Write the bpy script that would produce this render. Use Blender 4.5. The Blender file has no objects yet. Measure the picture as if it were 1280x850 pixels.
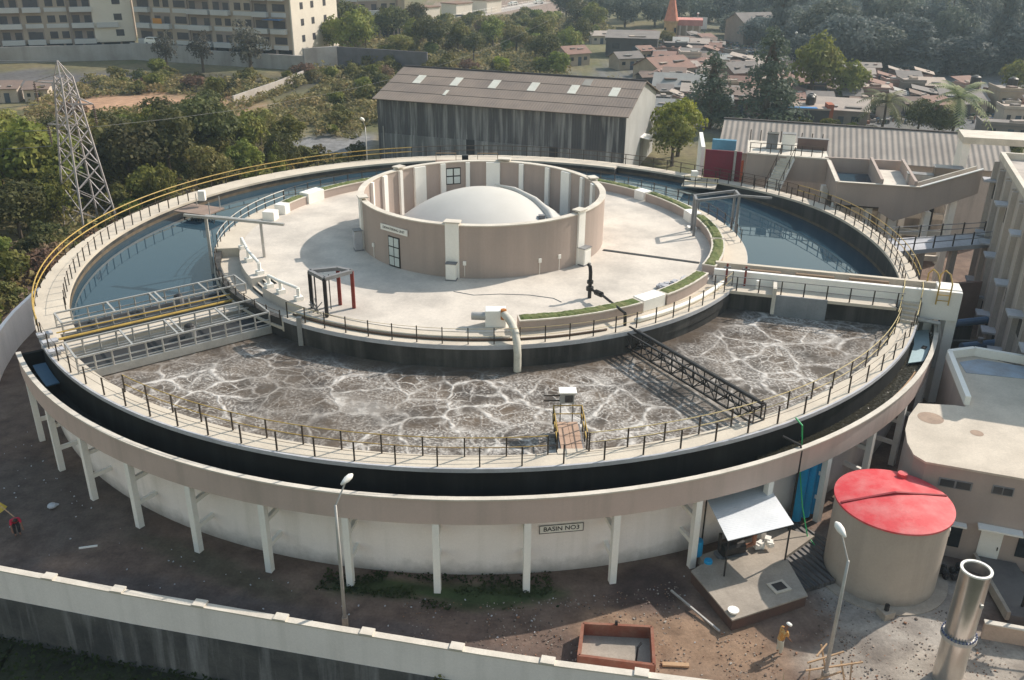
import bpy, math, random
from mathutils import Vector, Matrix, noise as mnoise

random.seed(7)
R = math.radians
PI = math.pi
SC = bpy.context.scene
COL = SC.collection

# ------------------------------------------------------------------ helpers
class MB:
    """collects faces, then links them as ONE mesh object"""
    def __init__(s): s.v = []; s.f = []
    def quad(s, a, b, c, d):
        n = len(s.v); s.v += [tuple(a), tuple(b), tuple(c), tuple(d)]; s.f.append((n, n+1, n+2, n+3)); return s
    def tri(s, a, b, c):
        n = len(s.v); s.v += [tuple(a), tuple(b), tuple(c)]; s.f.append((n, n+1, n+2)); return s
    def hexa(s, p):
        n = len(s.v); s.v += [tuple(q) for q in p]
        for f in ((0,3,2,1),(4,5,6,7),(0,1,5,4),(1,2,6,5),(2,3,7,6),(3,0,4,7)): s.f.append(tuple(n+i for i in f))
        return s
    def box(s, c, size, rz=0):
        x, y, z = size[0]/2, size[1]/2, size[2]/2; ca, sa = math.cos(rz), math.sin(rz)
        P = []
        for dz in (-z, z):
            for dx, dy in ((-x,-y),(x,-y),(x,y),(-x,y)):
                P.append((c[0]+dx*ca-dy*sa, c[1]+dx*sa+dy*ca, c[2]+dz))
        return s.hexa(P)
    def prism(s, poly, z0, z1):
        a = sum(poly[i][0]*poly[(i+1)%len(poly)][1]-poly[(i+1)%len(poly)][0]*poly[i][1] for i in range(len(poly)))
        if a < 0: poly = poly[::-1]
        n = len(s.v); k = len(poly)
        s.v += [(p[0], p[1], z0) for p in poly] + [(p[0], p[1], z1) for p in poly]
        s.f.append(tuple(n+k-1-i for i in range(k))); s.f.append(tuple(n+k+i for i in range(k)))
        for i in range(k): j = (i+1) % k; s.f.append((n+i, n+j, n+k+j, n+k+i))
        return s
    def bar(s, a, b, w, h=None, up=(0,0,1)):
        h = h or w; a = Vector(a); b = Vector(b); d = (b-a).normalized(); u = Vector(up)
        if abs(d.dot(u)) > .98: u = Vector((1,0,0))
        r = d.cross(u).normalized(); u = r.cross(d).normalized()
        P = []
        for p in (a, b):
            for i, j in ((-1,-1),(1,-1),(1,1),(-1,1)): P.append(p + r*(i*w/2) + u*(j*h/2))
        n = len(s.v); s.v += [tuple(q) for q in P]
        for f in ((0,1,2,3),(7,6,5,4),(0,4,5,1),(1,5,6,2),(2,6,7,3),(3,7,4,0)): s.f.append(tuple(n+i for i in f))
        return s
    def tube(s, pts, r, n=8, cap=True):
        pts = [Vector(p) for p in pts]; m = len(pts); base = len(s.v); prev = None
        rr = r if isinstance(r, (list, tuple)) else [r]*m
        for i, p in enumerate(pts):
            d = (pts[min(i+1, m-1)] - pts[max(i-1, 0)]).normalized()
            if prev is None:
                u = Vector((0,0,1)) if abs(d.z) < .9 else Vector((1,0,0))
            else: u = prev
            a = d.cross(u).normalized(); u = a.cross(d).normalized(); prev = u
            for k in range(n):
                t = 2*PI*k/n; s.v.append(tuple(p + (a*math.cos(t) + u*math.sin(t))*rr[i]))
        for i in range(m-1):
            for k in range(n):
                k2 = (k+1) % n; s.f.append((base+i*n+k, base+i*n+k2, base+(i+1)*n+k2, base+(i+1)*n+k))
        if cap:
            s.f.append(tuple(base+k for k in range(n-1, -1, -1))); s.f.append(tuple(base+(m-1)*n+k for k in range(n)))
        return s
    def lathe(s, prof, c=(0,0,0), n=48, closed=False):
        base = len(s.v); m = len(prof)
        for r, z in prof:
            for k in range(n):
                t = 2*PI*k/n; s.v.append((c[0]+r*math.cos(t), c[1]+r*math.sin(t), c[2]+z))
        rng = range(m) if closed else range(m-1)
        for i in rng:
            j = (i+1) % m
            for k in range(n):
                k2 = (k+1) % n; s.f.append((base+i*n+k, base+i*n+k2, base+j*n+k2, base+j*n+k))
        return s
    def arc(s, r0, r1, z0, z1, a0=0, a1=360, step=2.0, c=(0,0), zs=None):
        """solid ring sector; zs(angle) shifts it"""
        full = abs(a1-a0-360) < 1e-6; n = max(2, int(abs(a1-a0)/step)); base = len(s.v)
        cnt = n if full else n+1
        for i in range(cnt):
            t = R(a0+(a1-a0)*i/n); ct, st = math.cos(t), math.sin(t)
            dz = zs(a0+(a1-a0)*i/n) if zs else 0
            for r, z in ((r0,z0),(r1,z0),(r1,z1),(r0,z1)): s.v.append((c[0]+r*ct, c[1]+r*st, z+dz))
        for i in range(n):
            b0 = base+4*i; b1 = base+4*((i+1) % cnt)
            for k in range(4): s.f.append((b0+k, b1+k, b1+(k+1)%4, b0+(k+1)%4))
        if not full:
            s.f.append((base, base+1, base+2, base+3)); e = base+4*n; s.f.append((e+3, e+2, e+1, e))
        return s
    def sheet(s, r0, r1, z, a0, a1, nr=1, step=2.0, c=(0,0)):
        n = max(2, int(abs(a1-a0)/step)); base = len(s.v)
        for i in range(n+1):
            t = R(a0+(a1-a0)*i/n)
            for j in range(nr+1):
                r = r0+(r1-r0)*j/nr; s.v.append((c[0]+r*math.cos(t), c[1]+r*math.sin(t), z))
        for i in range(n):
            for j in range(nr):
                a = base+i*(nr+1)+j; s.f.append((a, a+1, a+nr+2, a+nr+1))
        return s
    def sphere(s, c, r, nu=14, nv=8, sz=1.0, lo=-PI/2):
        base = len(s.v)
        for j in range(nv+1):
            p = lo+(PI/2-lo)*j/nv
            for i in range(nu):
                t = 2*PI*i/nu; s.v.append((c[0]+r*math.cos(p)*math.cos(t), c[1]+r*math.cos(p)*math.sin(t), c[2]+r*sz*math.sin(p)))
        for j in range(nv):
            for i in range(nu):
                i2 = (i+1) % nu; s.f.append((base+j*nu+i, base+j*nu+i2, base+(j+1)*nu+i2, base+(j+1)*nu+i))
        return s
    def mesh(s, name):
        me = bpy.data.meshes.new(name); me.from_pydata(s.v, [], s.f); me.update(); return me
    def build(s, name, mat, parent=None, smooth=False, bevel=0):
        me = s.mesh(name); me.materials.append(mat)
        if smooth:
            me.polygons.foreach_set('use_smooth', [True]*len(me.polygons))
        o = bpy.data.objects.new(name, me); COL.objects.link(o)
        if smooth == 'auto':
            try:
                for e in me.edges: pass
                me.set_sharp_from_angle(angle=R(40))
            except Exception: pass
        if parent is not None: par(o, parent)
        if bevel:
            b = o.modifiers.new('bevel', 'BEVEL'); b.width = bevel; b.segments = 2; b.limit_method = 'ANGLE'
        return o

def par(o, parent):
    o.parent = parent
    o.matrix_parent_inverse = Matrix.Translation(-Vector(parent.location)) if parent.type == 'EMPTY' else Matrix()

def tag(o, label=None, cat=None, group=None, kind=None):
    if label: o['label'] = label
    if cat: o['category'] = cat
    if group: o['group'] = group
    if kind: o['kind'] = kind
    return o

def thing(name, label, cat, loc=(0,0,0), group=None):
    o = bpy.data.objects.new(name, None); COL.objects.link(o); o.location = loc
    o.empty_display_size = .5
    return tag(o, label, cat, group)

KIDS = {}
def copy_tree(o, parent=None):
    c = o.copy(); COL.objects.link(c)
    if parent is not None: c.parent = parent
    for ch in [x for x in o.children]: copy_tree(ch, c)
    return c

def inst(o, name, loc, parent=None, rz=0, scale=None):
    """another individual sharing O's mesh"""
    c = bpy.data.objects.new(name, o.data); COL.objects.link(c)
    if parent is not None: par(c, parent)
    c.location = loc; c.rotation_euler = (0,0,rz)
    if scale: c.scale = scale
    return c

def pol(r, a, z=0): return (r*math.cos(R(a)), r*math.sin(R(a)), z)

# ------------------------------------------------------------------ materials
MATS = {}
def mat(name, col, rough=.8, col2=None, scale=.6, amt=.5, streak=None, fine=.12, bump=.15, metal=0, spec=.3, fscale=9, attr=None, wave=None, trans=0, grime=None):
    if name in MATS: return MATS[name]
    m = bpy.data.materials.new(name); m.use_nodes = True; nt = m.node_tree; N = nt.nodes; L = nt.links
    b = N['Principled BSDF']; b.inputs['Roughness'].default_value = rough; b.inputs['Metallic'].default_value = metal
    b.inputs['Specular IOR Level'].default_value = spec
    tc = N.new('ShaderNodeTexCoord'); co = tc.outputs['Object']
    def nz(sc, det=4, vec=None, rough_=.6):
        n = N.new('ShaderNodeTexNoise'); n.inputs['Scale'].default_value = sc; n.inputs['Detail'].default_value = det; n.inputs['Roughness'].default_value = rough_
        L.new(vec or co, n.inputs['Vector']); return n.outputs['Fac']
    def ramp(src, a, b_):
        r = N.new('ShaderNodeMapRange'); r.inputs['From Min'].default_value = a; r.inputs['From Max'].default_value = b_; L.new(src, r.inputs['Value']); return r.outputs['Result']
    def mix(f, a, b_, mode='MIX'):
        x = N.new('ShaderNodeMix'); x.data_type = 'RGBA'; x.blend_type = mode
        for i, q in ((0, f), (6, a), (7, b_)):
            if hasattr(q, 'is_linked'): L.new(q, x.inputs[i])
            elif i == 0: x.inputs[0].default_value = q
            else: x.inputs[i].default_value = (*q, 1)
        return x.outputs[2]
    if attr:
        at = N.new('ShaderNodeAttribute'); at.attribute_name = attr; c = at.outputs['Color']
    else: c = None
    base = c if c is not None else col
    c2 = col2 or tuple(x*.6 for x in col)
    big = ramp(nz(scale, 5), .38, .68)
    if attr: cc = mix(big, base, mix(1.0, base, (.62,.6,.6), 'MULTIPLY'))
    else:
        mm = N.new('ShaderNodeMath'); mm.operation = 'MULTIPLY'; mm.inputs[1].default_value = amt; L.new(big, mm.inputs[0]); cc = mix(mm.outputs[0], base, c2)
    if streak:   # vertical run marks: (colour, amount, scale)
        mp = N.new('ShaderNodeMapping'); mp.inputs['Scale'].default_value = (1, 1, .06); L.new(co, mp.inputs['Vector'])
        st = ramp(nz(streak[2], 4, mp.outputs['Vector']), .48, .72)
        mm = N.new('ShaderNodeMath'); mm.operation = 'MULTIPLY'; mm.inputs[1].default_value = streak[1]; L.new(st, mm.inputs[0]); cc = mix(mm.outputs[0], cc, streak[0])
    if grime:   # dirt near a base height: (z0, z1, colour, amount)
        sx = N.new('ShaderNodeSeparateXYZ'); L.new(co, sx.inputs[0])
        ad = N.new('ShaderNodeMath'); ad.operation = 'MULTIPLY_ADD'; ad.inputs[1].default_value = 1.2; L.new(nz(1.1, 5), ad.inputs[0]); L.new(sx.outputs['Z'], ad.inputs[2])
        g = ramp(ad.outputs[0], grime[1]+.6, grime[0]+.6)
        mm = N.new('ShaderNodeMath'); mm.operation = 'MULTIPLY'; mm.inputs[1].default_value = grime[3]; L.new(g, mm.inputs[0]); cc = mix(mm.outputs[0], cc, grime[2])
    fn = nz(fscale, 6, None, .7)
    fr = N.new('ShaderNodeMapRange'); fr.inputs['To Min'].default_value = 1-fine*2; fr.inputs['To Max'].default_value = 1+fine*2; L.new(fn, fr.inputs['Value'])
    cb = N.new('ShaderNodeCombineColor')
    for i in range(3): L.new(fr.outputs['Result'], cb.inputs[i])
    cc = mix(1.0, cc, cb.outputs[0], 'MULTIPLY')
    if wave:    # corrugation along a direction (vec, period, depth)
        dt = N.new('ShaderNodeVectorMath'); dt.operation = 'DOT_PRODUCT'; dt.inputs[1].default_value = wave[0]; L.new(co, dt.inputs[0])
        m1 = N.new('ShaderNodeMath'); m1.operation = 'MULTIPLY'; m1.inputs[1].default_value = 2*PI/wave[1]; L.new(dt.outputs['Value'], m1.inputs[0])
        sn = N.new('ShaderNodeMath'); sn.operation = 'SINE'; L.new(m1.outputs[0], sn.inputs[0])
        bp = N.new('ShaderNodeBump'); bp.inputs['Strength'].default_value = 1; bp.inputs['Distance'].default_value = wave[2]; L.new(sn.outputs[0], bp.inputs['Height']); L.new(bp.outputs[0], b.inputs['Normal'])
    elif bump:
        bp = N.new('ShaderNodeBump'); bp.inputs['Strength'].default_value = bump; bp.inputs['Distance'].default_value = .03; L.new(fn, bp.inputs['Height']); L.new(bp.outputs[0], b.inputs['Normal'])
    L.new(cc, b.inputs['Base Color'])
    MATS[name] = m; return m

def leafmat(name, c1, c2, dry=0):
    if name in MATS: return MATS[name]
    m = bpy.data.materials.new(name); m.use_nodes = True; nt = m.node_tree; N = nt.nodes; L = nt.links
    b = N['Principled BSDF']; b.inputs['Roughness'].default_value = .65; b.inputs['Specular IOR Level'].default_value = .2
    tc = N.new('ShaderNodeTexCoord'); oi = N.new('ShaderNodeObjectInfo')
    n = N.new('ShaderNodeTexNoise'); n.inputs['Scale'].default_value = .55; n.inputs['Detail'].default_value = 6; L.new(tc.outputs['Object'], n.inputs['Vector'])
    r = N.new('ShaderNodeValToRGB'); L.new(n.outputs['Fac'], r.inputs['Fac'])
    r.color_ramp.elements[0].position = .34; r.color_ramp.elements[0].color = (*c1, 1); r.color_ramp.elements[1].position = .66; r.color_ramp.elements[1].color = (*c2, 1)
    src = r.outputs[0]
    if dry:
        n2 = N.new('ShaderNodeTexNoise'); n2.inputs['Scale'].default_value = .33; n2.inputs['Detail'].default_value = 5; L.new(tc.outputs['Object'], n2.inputs['Vector'])
        m2 = N.new('ShaderNodeMapRange'); m2.inputs['From Min'].default_value = .50; m2.inputs['From Max'].default_value = .66; m2.inputs['To Max'].default_value = dry; L.new(n2.outputs['Fac'], m2.inputs['Value'])
        mx2 = N.new('ShaderNodeMix'); mx2.data_type = 'RGBA'; L.new(m2.outputs[0], mx2.inputs[0]); L.new(src, mx2.inputs[6]); mx2.inputs[7].default_value = (.30,.185,.085,1); src = mx2.outputs[2]
    hs = N.new('ShaderNodeHueSaturation'); L.new(src, hs.inputs['Color'])
    mr = N.new('ShaderNodeMapRange'); mr.inputs['To Min'].default_value = .7; mr.inputs['To Max'].default_value = 1.25; L.new(oi.outputs['Random'], mr.inputs['Value']); L.new(mr.outputs[0], hs.inputs['Value'])
    mh = N.new('ShaderNodeMapRange'); mh.inputs['To Min'].default_value = .475; mh.inputs['To Max'].default_value = .515; L.new(oi.outputs['Random'], mh.inputs['Value']); L.new(mh.outputs[0], hs.inputs['Hue'])
    L.new(hs.outputs[0], b.inputs['Base Color'])
    t = N.new('ShaderNodeBsdfTranslucent'); L.new(hs.outputs[0], t.inputs['Color'])
    mx = N.new('ShaderNodeMixShader'); mx.inputs[0].default_value = .35; L.new(b.outputs[0], mx.inputs[1]); L.new(t.outputs[0], mx.inputs[2])
    L.new(mx.outputs[0], N['Material Output'].inputs['Surface'])
    MATS[name] = m; return m

def watermat(name, col, rough, bumpd, bscale, spec=.5):
    m = bpy.data.materials.new(name); m.use_nodes = True; nt = m.node_tree; N = nt.nodes; L = nt.links
    b = N['Principled BSDF']; b.inputs['Base Color'].default_value = (*col, 1); b.inputs['Roughness'].default_value = rough; b.inputs['IOR'].default_value = 1.33; b.inputs['Specular IOR Level'].default_value = spec
    tc = N.new('ShaderNodeTexCoord'); n = N.new('ShaderNodeTexNoise'); n.inputs['Scale'].default_value = bscale; n.inputs['Detail'].default_value = 3; L.new(tc.outputs['Object'], n.inputs['Vector'])
    bp = N.new('ShaderNodeBump'); bp.inputs['Distance'].default_value = bumpd; bp.inputs['Strength'].default_value = 1; L.new(n.outputs['Fac'], bp.inputs['Height']); L.new(bp.outputs[0], b.inputs['Normal'])
    return m

def foammat():
    m = bpy.data.materials.new('aerated_sludge'); m.use_nodes = True; nt = m.node_tree; N = nt.nodes; L = nt.links
    b = N['Principled BSDF']; b.inputs['IOR'].default_value = 1.33
    tc = N.new('ShaderNodeTexCoord'); co = tc.outputs['Object']
    def vm(op, a, bb):
        x = N.new('ShaderNodeVectorMath'); x.operation = op; L.new(a, x.inputs[0])
        if hasattr(bb, 'is_linked'): L.new(bb, x.inputs[1])
        else: x.inputs[1].default_value = bb
        return x.outputs[0]
    def ma(op, a, bb=0, cl=False):
        x = N.new('ShaderNodeMath'); x.operation = op; x.use_clamp = cl
        for i, q in enumerate((a, bb)):
            if hasattr(q, 'is_linked'): L.new(q, x.inputs[i])
            else: x.inputs[i].default_value = q
        return x.outputs[0]
    def nz(sc, det=5, vec=None, out='Fac', dist=0):
        n = N.new('ShaderNodeTexNoise'); n.inputs['Scale'].default_value = sc; n.inputs['Detail'].default_value = det; n.inputs['Distortion'].default_value = dist
        L.new(vec or co, n.inputs['Vector']); return n.outputs[out]
    def mr(v, a, bb, c=0, d=1):
        r = N.new('ShaderNodeMapRange'); r.interpolation_type = 'SMOOTHSTEP'
        for k, q in (('From Min', a), ('From Max', bb), ('To Min', c), ('To Max', d)): r.inputs[k].default_value = q
        L.new(v, r.inputs['Value']); return r.outputs['Result']
    w1 = vm('MULTIPLY', vm('SUBTRACT', nz(.28, 3, out='Color'), (.5,.5,.5)), (2.4,2.4,0))
    w2 = vm('MULTIPLY', vm('SUBTRACT', nz(1.3, 4, out='Color'), (.5,.5,.5)), (.42,.42,0))
    p = vm('ADD', vm('ADD', co, w1), w2)
    def vor(sc, vec):
        v = N.new('ShaderNodeTexVoronoi'); v.feature = 'DISTANCE_TO_EDGE'; v.inputs['Scale'].default_value = sc; L.new(vec, v.inputs['Vector']); return v.outputs['Distance']
    def veins(sc, width, vec):
        d = vor(sc, vec); return mr(d, width, 0)
    speck = mr(nz(6.5, 8), .40, .66); speck2 = mr(nz(2.2, 8), .42, .62)
    wide = ma('MULTIPLY', veins(.34, .22, p), mr(nz(.22, 4), .36, .60, .3, 1))
    core = ma('MULTIPLY', veins(.34, .07, p), mr(nz(.3, 3), .3, .55, .45, 1))
    mid = ma('MULTIPLY', veins(.78, .10, p), mr(nz(.45, 4), .34, .54))
    fine = ma('MULTIPLY', veins(2.1, .14, p), mr(nz(.6, 4), .36, .56))
    rid = ma('SUBTRACT', 1.0, ma('ABSOLUTE', ma('SUBTRACT', ma('MULTIPLY', nz(.24, 4, dist=.8), 2.0), 1.0)))
    band = mr(rid, .80, .99)
    f = ma('MULTIPLY', wide, ma('ADD', .08, ma('MULTIPLY', speck, .50)))
    f = ma('MAXIMUM', f, ma('MULTIPLY', core, ma('ADD', .50, ma('MULTIPLY', speck2, .45))))
    f = ma('MAXIMUM', f, ma('MULTIPLY', mid, ma('ADD', .34, ma('MULTIPLY', speck, .40)))); f = ma('MAXIMUM', f, ma('MULTIPLY', fine, ma('ADD', .20, ma('MULTIPLY', speck, .38))))
    f = ma('MAXIMUM', f, ma('MULTIPLY', band, ma('ADD', .10, ma('MULTIPLY', speck, .52))))
    scum = ma('MULTIPLY', mr(nz(.5, 8, dist=1.5), .5, .75), ma('MULTIPLY', speck, .55)); f = ma('MAXIMUM', f, scum)
    # little foam beside the bridges (low x, high y)
    sx = N.new('ShaderNodeSeparateXYZ'); L.new(co, sx.inputs[0])
    pat = mr(nz(.13, 3), .36, .58, .62, 1.3); f = ma('MULTIPLY', f, pat, True)
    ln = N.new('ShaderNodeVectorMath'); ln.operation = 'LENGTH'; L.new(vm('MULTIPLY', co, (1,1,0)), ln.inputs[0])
    rim = mr(ma('ADD', ln.outputs['Value'], ma('MULTIPLY', nz(.5, 4), 2.2)), 22.4, 24.2, .10, 1); f = ma('MULTIPLY', f, rim)  # foam thins by the inner wall; also darkens water for the ring's shadow
    edge = mr(ma('ADD', ma('MULTIPLY', sx.outputs['X'], .578), ma('MULTIPLY', sx.outputs['Y'], -.816)), 3.0, 8.0, .18, 1)
    f = ma('MULTIPLY', f, edge, True)
    mx = N.new('ShaderNodeMix'); mx.data_type = 'RGBA'; L.new(f, mx.inputs[0])
    cr = N.new('ShaderNodeValToRGB'); L.new(nz(.35, 5), cr.inputs['Fac']); cr.color_ramp.elements[0].position = .35; cr.color_ramp.elements[1].position = .7
    cr.color_ramp.elements[0].color = (.072,.060,.052,1); cr.color_ramp.elements[1].color = (.135,.10,.072,1)
    L.new(cr.outputs[0], mx.inputs[6]); mx.inputs[7].default_value = (.60,.565,.53,1)
    L.new(mx.outputs[2], b.inputs['Base Color'])
    L.new(mr(f, 0, .5, .35, .8), b.inputs['Roughness']); b.inputs['Specular IOR Level'].default_value = .22
    bp = N.new('ShaderNodeBump'); bp.inputs['Distance'].default_value = .05; bp.inputs['Strength'].default_value = .8
    L.new(ma('ADD', f, ma('MULTIPLY', nz(2.2, 5), .9)), bp.inputs['Height']); L.new(bp.outputs[0], b.inputs['Normal'])
    return m

M_PLAT = mat('platform_concrete', (.65,.585,.515), .85, (.46,.415,.37), .35, .95, fine=.10, fscale=5)
M_WALK = mat('walkway_concrete', (.62,.545,.45), .85, (.47,.41,.34), .5, .7, fine=.12)
M_RIM = mat('rim_concrete', (.50,.50,.53), .8, (.30,.30,.33), .7, .6)
M_WHITE = mat('white_wash', (.98,.90,.87), .8, (.90,.82,.785), .35, .6, streak=((.60,.55,.49), .35, .9), fine=.05, grime=(0,.9,(.33,.29,.25),.75))
M_WPAINT = mat('white_paint', (.90,.87,.82), .6, (.78,.75,.70), .6, .5, fine=.05)
M_BEIGE = mat('beige_paint', (.58,.455,.405), .8, (.51,.40,.355), .3, .7, streak=((.38,.315,.27), .5, 1.0), fine=.05)
M_BEIGE2 = mat('beige_plaster', (.43,.345,.305), .8, (.38,.305,.27), .3, .7, streak=((.27,.235,.21), .4, .7), fine=.05)
M_CREAM = mat('cream_coping', (.68,.62,.54), .8, (.45,.40,.34), .8, .6)
M_TAR = mat('black_lining', (.008,.008,.009), .85, (.016,.016,.016), .5, .8, streak=((.06,.06,.06), .25, .8))
M_WET = mat('wet_dark_concrete', (.055,.052,.05), .7, (.022,.022,.022), .4, .9, streak=((.16,.15,.14), .5, 1.0))
M_BAFFLE = mat('grey_baffle', (.27,.28,.30), .75, (.18,.19,.20), .5, .8, streak=((.12,.12,.13), .5, 1.1))
M_POST = mat('dark_post', (.035,.028,.022), .5, (.07,.045,.03), 3, .6, fine=.1, bump=0)
M_YRAIL = mat('yellow_rail', (.50,.335,.085), .5, (.32,.21,.07), 1.5, .6, fine=.1, bump=0)
M_YPALE = mat('pale_yellow_rail', (.62,.50,.26), .5, (.42,.32,.16), 1.5, .6, fine=.1, bump=0)
M_BRAIL = mat('brown_rail', (.10,.065,.045), .5, None, 1.5, .6, bump=0)
M_GALV = mat('galvanised_steel', (.50,.485,.465), .5, (.36,.34,.32), 1.2, .6, metal=.35, bump=0)
M_GREY = mat('grey_steel', (.24,.24,.25), .5, (.14,.13,.13), 1.2, .7, bump=0)
M_BLACK = mat('black_steel', (.02,.02,.022), .45, (.05,.04,.035), 2, .6, bump=0)
M_REDST = mat('red_oxide_steel', (.22,.035,.025), .55, (.14,.03,.02), 2, .6, bump=0)
M_GRASS = mat('turf_grass', (.10,.135,.04), .9, (.19,.18,.08), 1.4, .8, fine=.35, fscale=22, bump=.9)
M_DOME = mat('white_dome', (.60,.575,.54), .6, (.49,.465,.425), .25, .6, fine=.03, bump=0)
M_RED = mat('red_roof_paint', (.62,.048,.06), .6, (.62,.17,.17), 1.1, .85, fine=.10, bump=.08)
M_TANK = mat('tank_render', (.45,.385,.33), .85, (.385,.325,.28), .5, .7, streak=((.31,.265,.225), .5, .8), fine=.06, grime=(0,.5,(.2,.18,.16),.6))
M_MAROON = mat('maroon_sheet', (.20,.022,.045), .55, (.15,.02,.04), .7, .6)
M_BLUE = mat('blue_plastic', (.02,.34,.66), .45, (.015,.25,.52), 1, .6, bump=0)
M_TARP = mat('pale_blue_sheet', (.42,.56,.60), .5, (.36,.48,.52), .8, .5, bump=0)
M_STAINW = mat('stained_retaining_wall', (.115,.11,.11), .9, (.05,.05,.055), .5, .9, streak=((.30,.29,.30), .8, 1.5), fine=.2)
M_GLASS = mat('dark_window_glass', (.02,.024,.03), .15, (.05,.055,.06), .6, .5, bump=0, spec=.6, fine=.05)
M_PANE = mat('pale_panes', (.62,.66,.64), .3, (.5,.55,.54), 1, .5, bump=0)
M_ALU = mat('polished_chimney_steel', (.62,.60,.56), .28, (.50,.47,.43), .9, .7, metal=.85, bump=0, fine=.04)
M_SHEET = mat('zinc_awning_sheet', (.62,.64,.67), .5, (.50,.52,.55), .6, .7, metal=.25, fine=.05, wave=((.25,.97,0), .16, .004))
M_ROOF = mat('asbestos_roof', (.185,.155,.145), .9, (.135,.113,.108), .25, .8, fine=.12, streak=None, wave=((.958,-.288,0), .34, .06))
M_CLAD = mat('weathered_cladding', (.12,.118,.125), .85, (.06,.06,.068), .07, .9, streak=((.40,.40,.40), .85, 1.6), fine=.15, wave=((.935,-.354,0), .34, .012))
M_GABLE = mat('grey_gable_wall', (.42,.42,.42), .85, (.34,.34,.335), .3, .7, streak=((.24,.24,.24), .4, .5))
M_SKYL = mat('skylight_sheet', (.66,.65,.58), .5, (.5,.48,.42), .9, .6, bump=0)
M_SHED = mat('corrugated_shed_roof', (.36,.315,.28), .85, (.26,.225,.20), .3, .8, wave=((.955,-.297,0), .62, .035))
M_FILT = mat('filter_house_render', (.50,.445,.405), .85, (.42,.375,.34), .3, .8, streak=((.19,.175,.165), .55, .8))
M_FROOF = mat('flat_roof_screed', (.62,.54,.45), .9, (.44,.38,.315), .35, .8, fine=.12)
M_WOOD = mat('bare_wood', (.46,.30,.18), .8, None, 2, .5)
M_BRICK = mat('red_brown_brick', (.24,.085,.055), .85, (.30,.17,.12), 1.5, .7)
M_SLAB = mat('sump_concrete', (.40,.345,.29), .9, (.25,.215,.18), .7, .8, fine=.15)
M_WET2 = mat('damp_slab_top', (.17,.155,.145), .8, (.11,.10,.10), .5, .8)
M_SKIN = mat('skin', (.22,.11,.07), .6, None, 5, .2, bump=0)
M_PIPE = mat('weathered_white_pipe', (.62,.58,.50), .6, (.42,.38,.31), 1.5, .7, bump=0)
M_PYL = mat('pylon_steel', (.48,.44,.44), .55, (.32,.28,.28), .8, .7, metal=.2, bump=0)
M_LABEL = mat('black_lettering', (.02,.02,.02), .6, None, 2, .1, bump=0)

# ------------------------------------------------------------------ camera, light, world
cam = bpy.data.cameras.new('camera'); camo = bpy.data.objects.new('camera', cam); COL.objects.link(camo)
CP = Vector((0.0, -70.645, 30.598)); pit, rol, yaw, foc = 0.42883734, 0.01110012, 0.03522457, 1137.2249
fw = Vector((math.sin(yaw)*math.cos(pit), math.cos(yaw)*math.cos(pit), -math.sin(pit)))
rt = Vector((math.cos(yaw), -math.sin(yaw), 0)); up = rt.cross(fw)
r2 = rt*math.cos(rol) + up*math.sin(rol); u2 = up*math.cos(rol) - rt*math.sin(rol)
camo.matrix_world = Matrix(((r2.x, u2.x, -fw.x, CP.x), (r2.y, u2.y, -fw.y, CP.y), (r2.z, u2.z, -fw.z, CP.z), (0,0,0,1)))
cam.sensor_width = 36; cam.lens = foc/1280*36; cam.clip_end = 5000; cam.clip_start = .5
SC.camera = camo
SUN_DIR = Vector((.855*math.cos(R(38)), .519*math.cos(R(38)), math.sin(R(38)))).normalized()
sd = bpy.data.lights.new('sun', 'SUN'); sd.energy = 5.0; sd.angle = R(.55); sd.color = (1, .93, .83)
so = bpy.data.objects.new('sun', sd); COL.objects.link(so); so.rotation_euler = SUN_DIR.to_track_quat('Z', 'Y').to_euler()
wd = bpy.data.worlds.new('World'); SC.world = wd; wd.use_nodes = True
nt = wd.node_tree; sk = nt.nodes.new('ShaderNodeTexSky'); sk.sky_type = 'NISHITA'; sk.sun_disc = False
sk.sun_elevation = R(38); sk.sun_rotation = math.atan2(SUN_DIR.x, SUN_DIR.y); sk.dust_density = 1.6; sk.air_density = 2.2; sk.ozone_density = 1.0
nt.links.new(sk.outputs[0], nt.nodes['Background'].inputs[0]); nt.nodes['Background'].inputs[1].default_value = .15
SC.view_settings.view_transform = 'Standard'; SC.view_settings.look = 'None'; SC.view_settings.exposure = 0
SC.cycles.use_denoising = True
SC.cycles.max_bounces = 6

# thin morning haze filling the air of the whole place (camera and all)
hz = bpy.data.materials.new('morning_haze'); hz.use_nodes = True; hn = hz.node_tree; hn.nodes.remove(hn.nodes['Principled BSDF'])
vs = hn.nodes.new('ShaderNodeVolumeScatter'); vs.inputs['Color'].default_value = (.66,.83,1,1); vs.inputs['Density'].default_value = .00036; vs.inputs['Anisotropy'].default_value = .35
hn.links.new(vs.outputs[0], hn.nodes['Material Output'].inputs['Volume'])
tag(MB().box((0,180,26),(1200,760,72)).build('haze', hz), kind='stuff')

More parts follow.
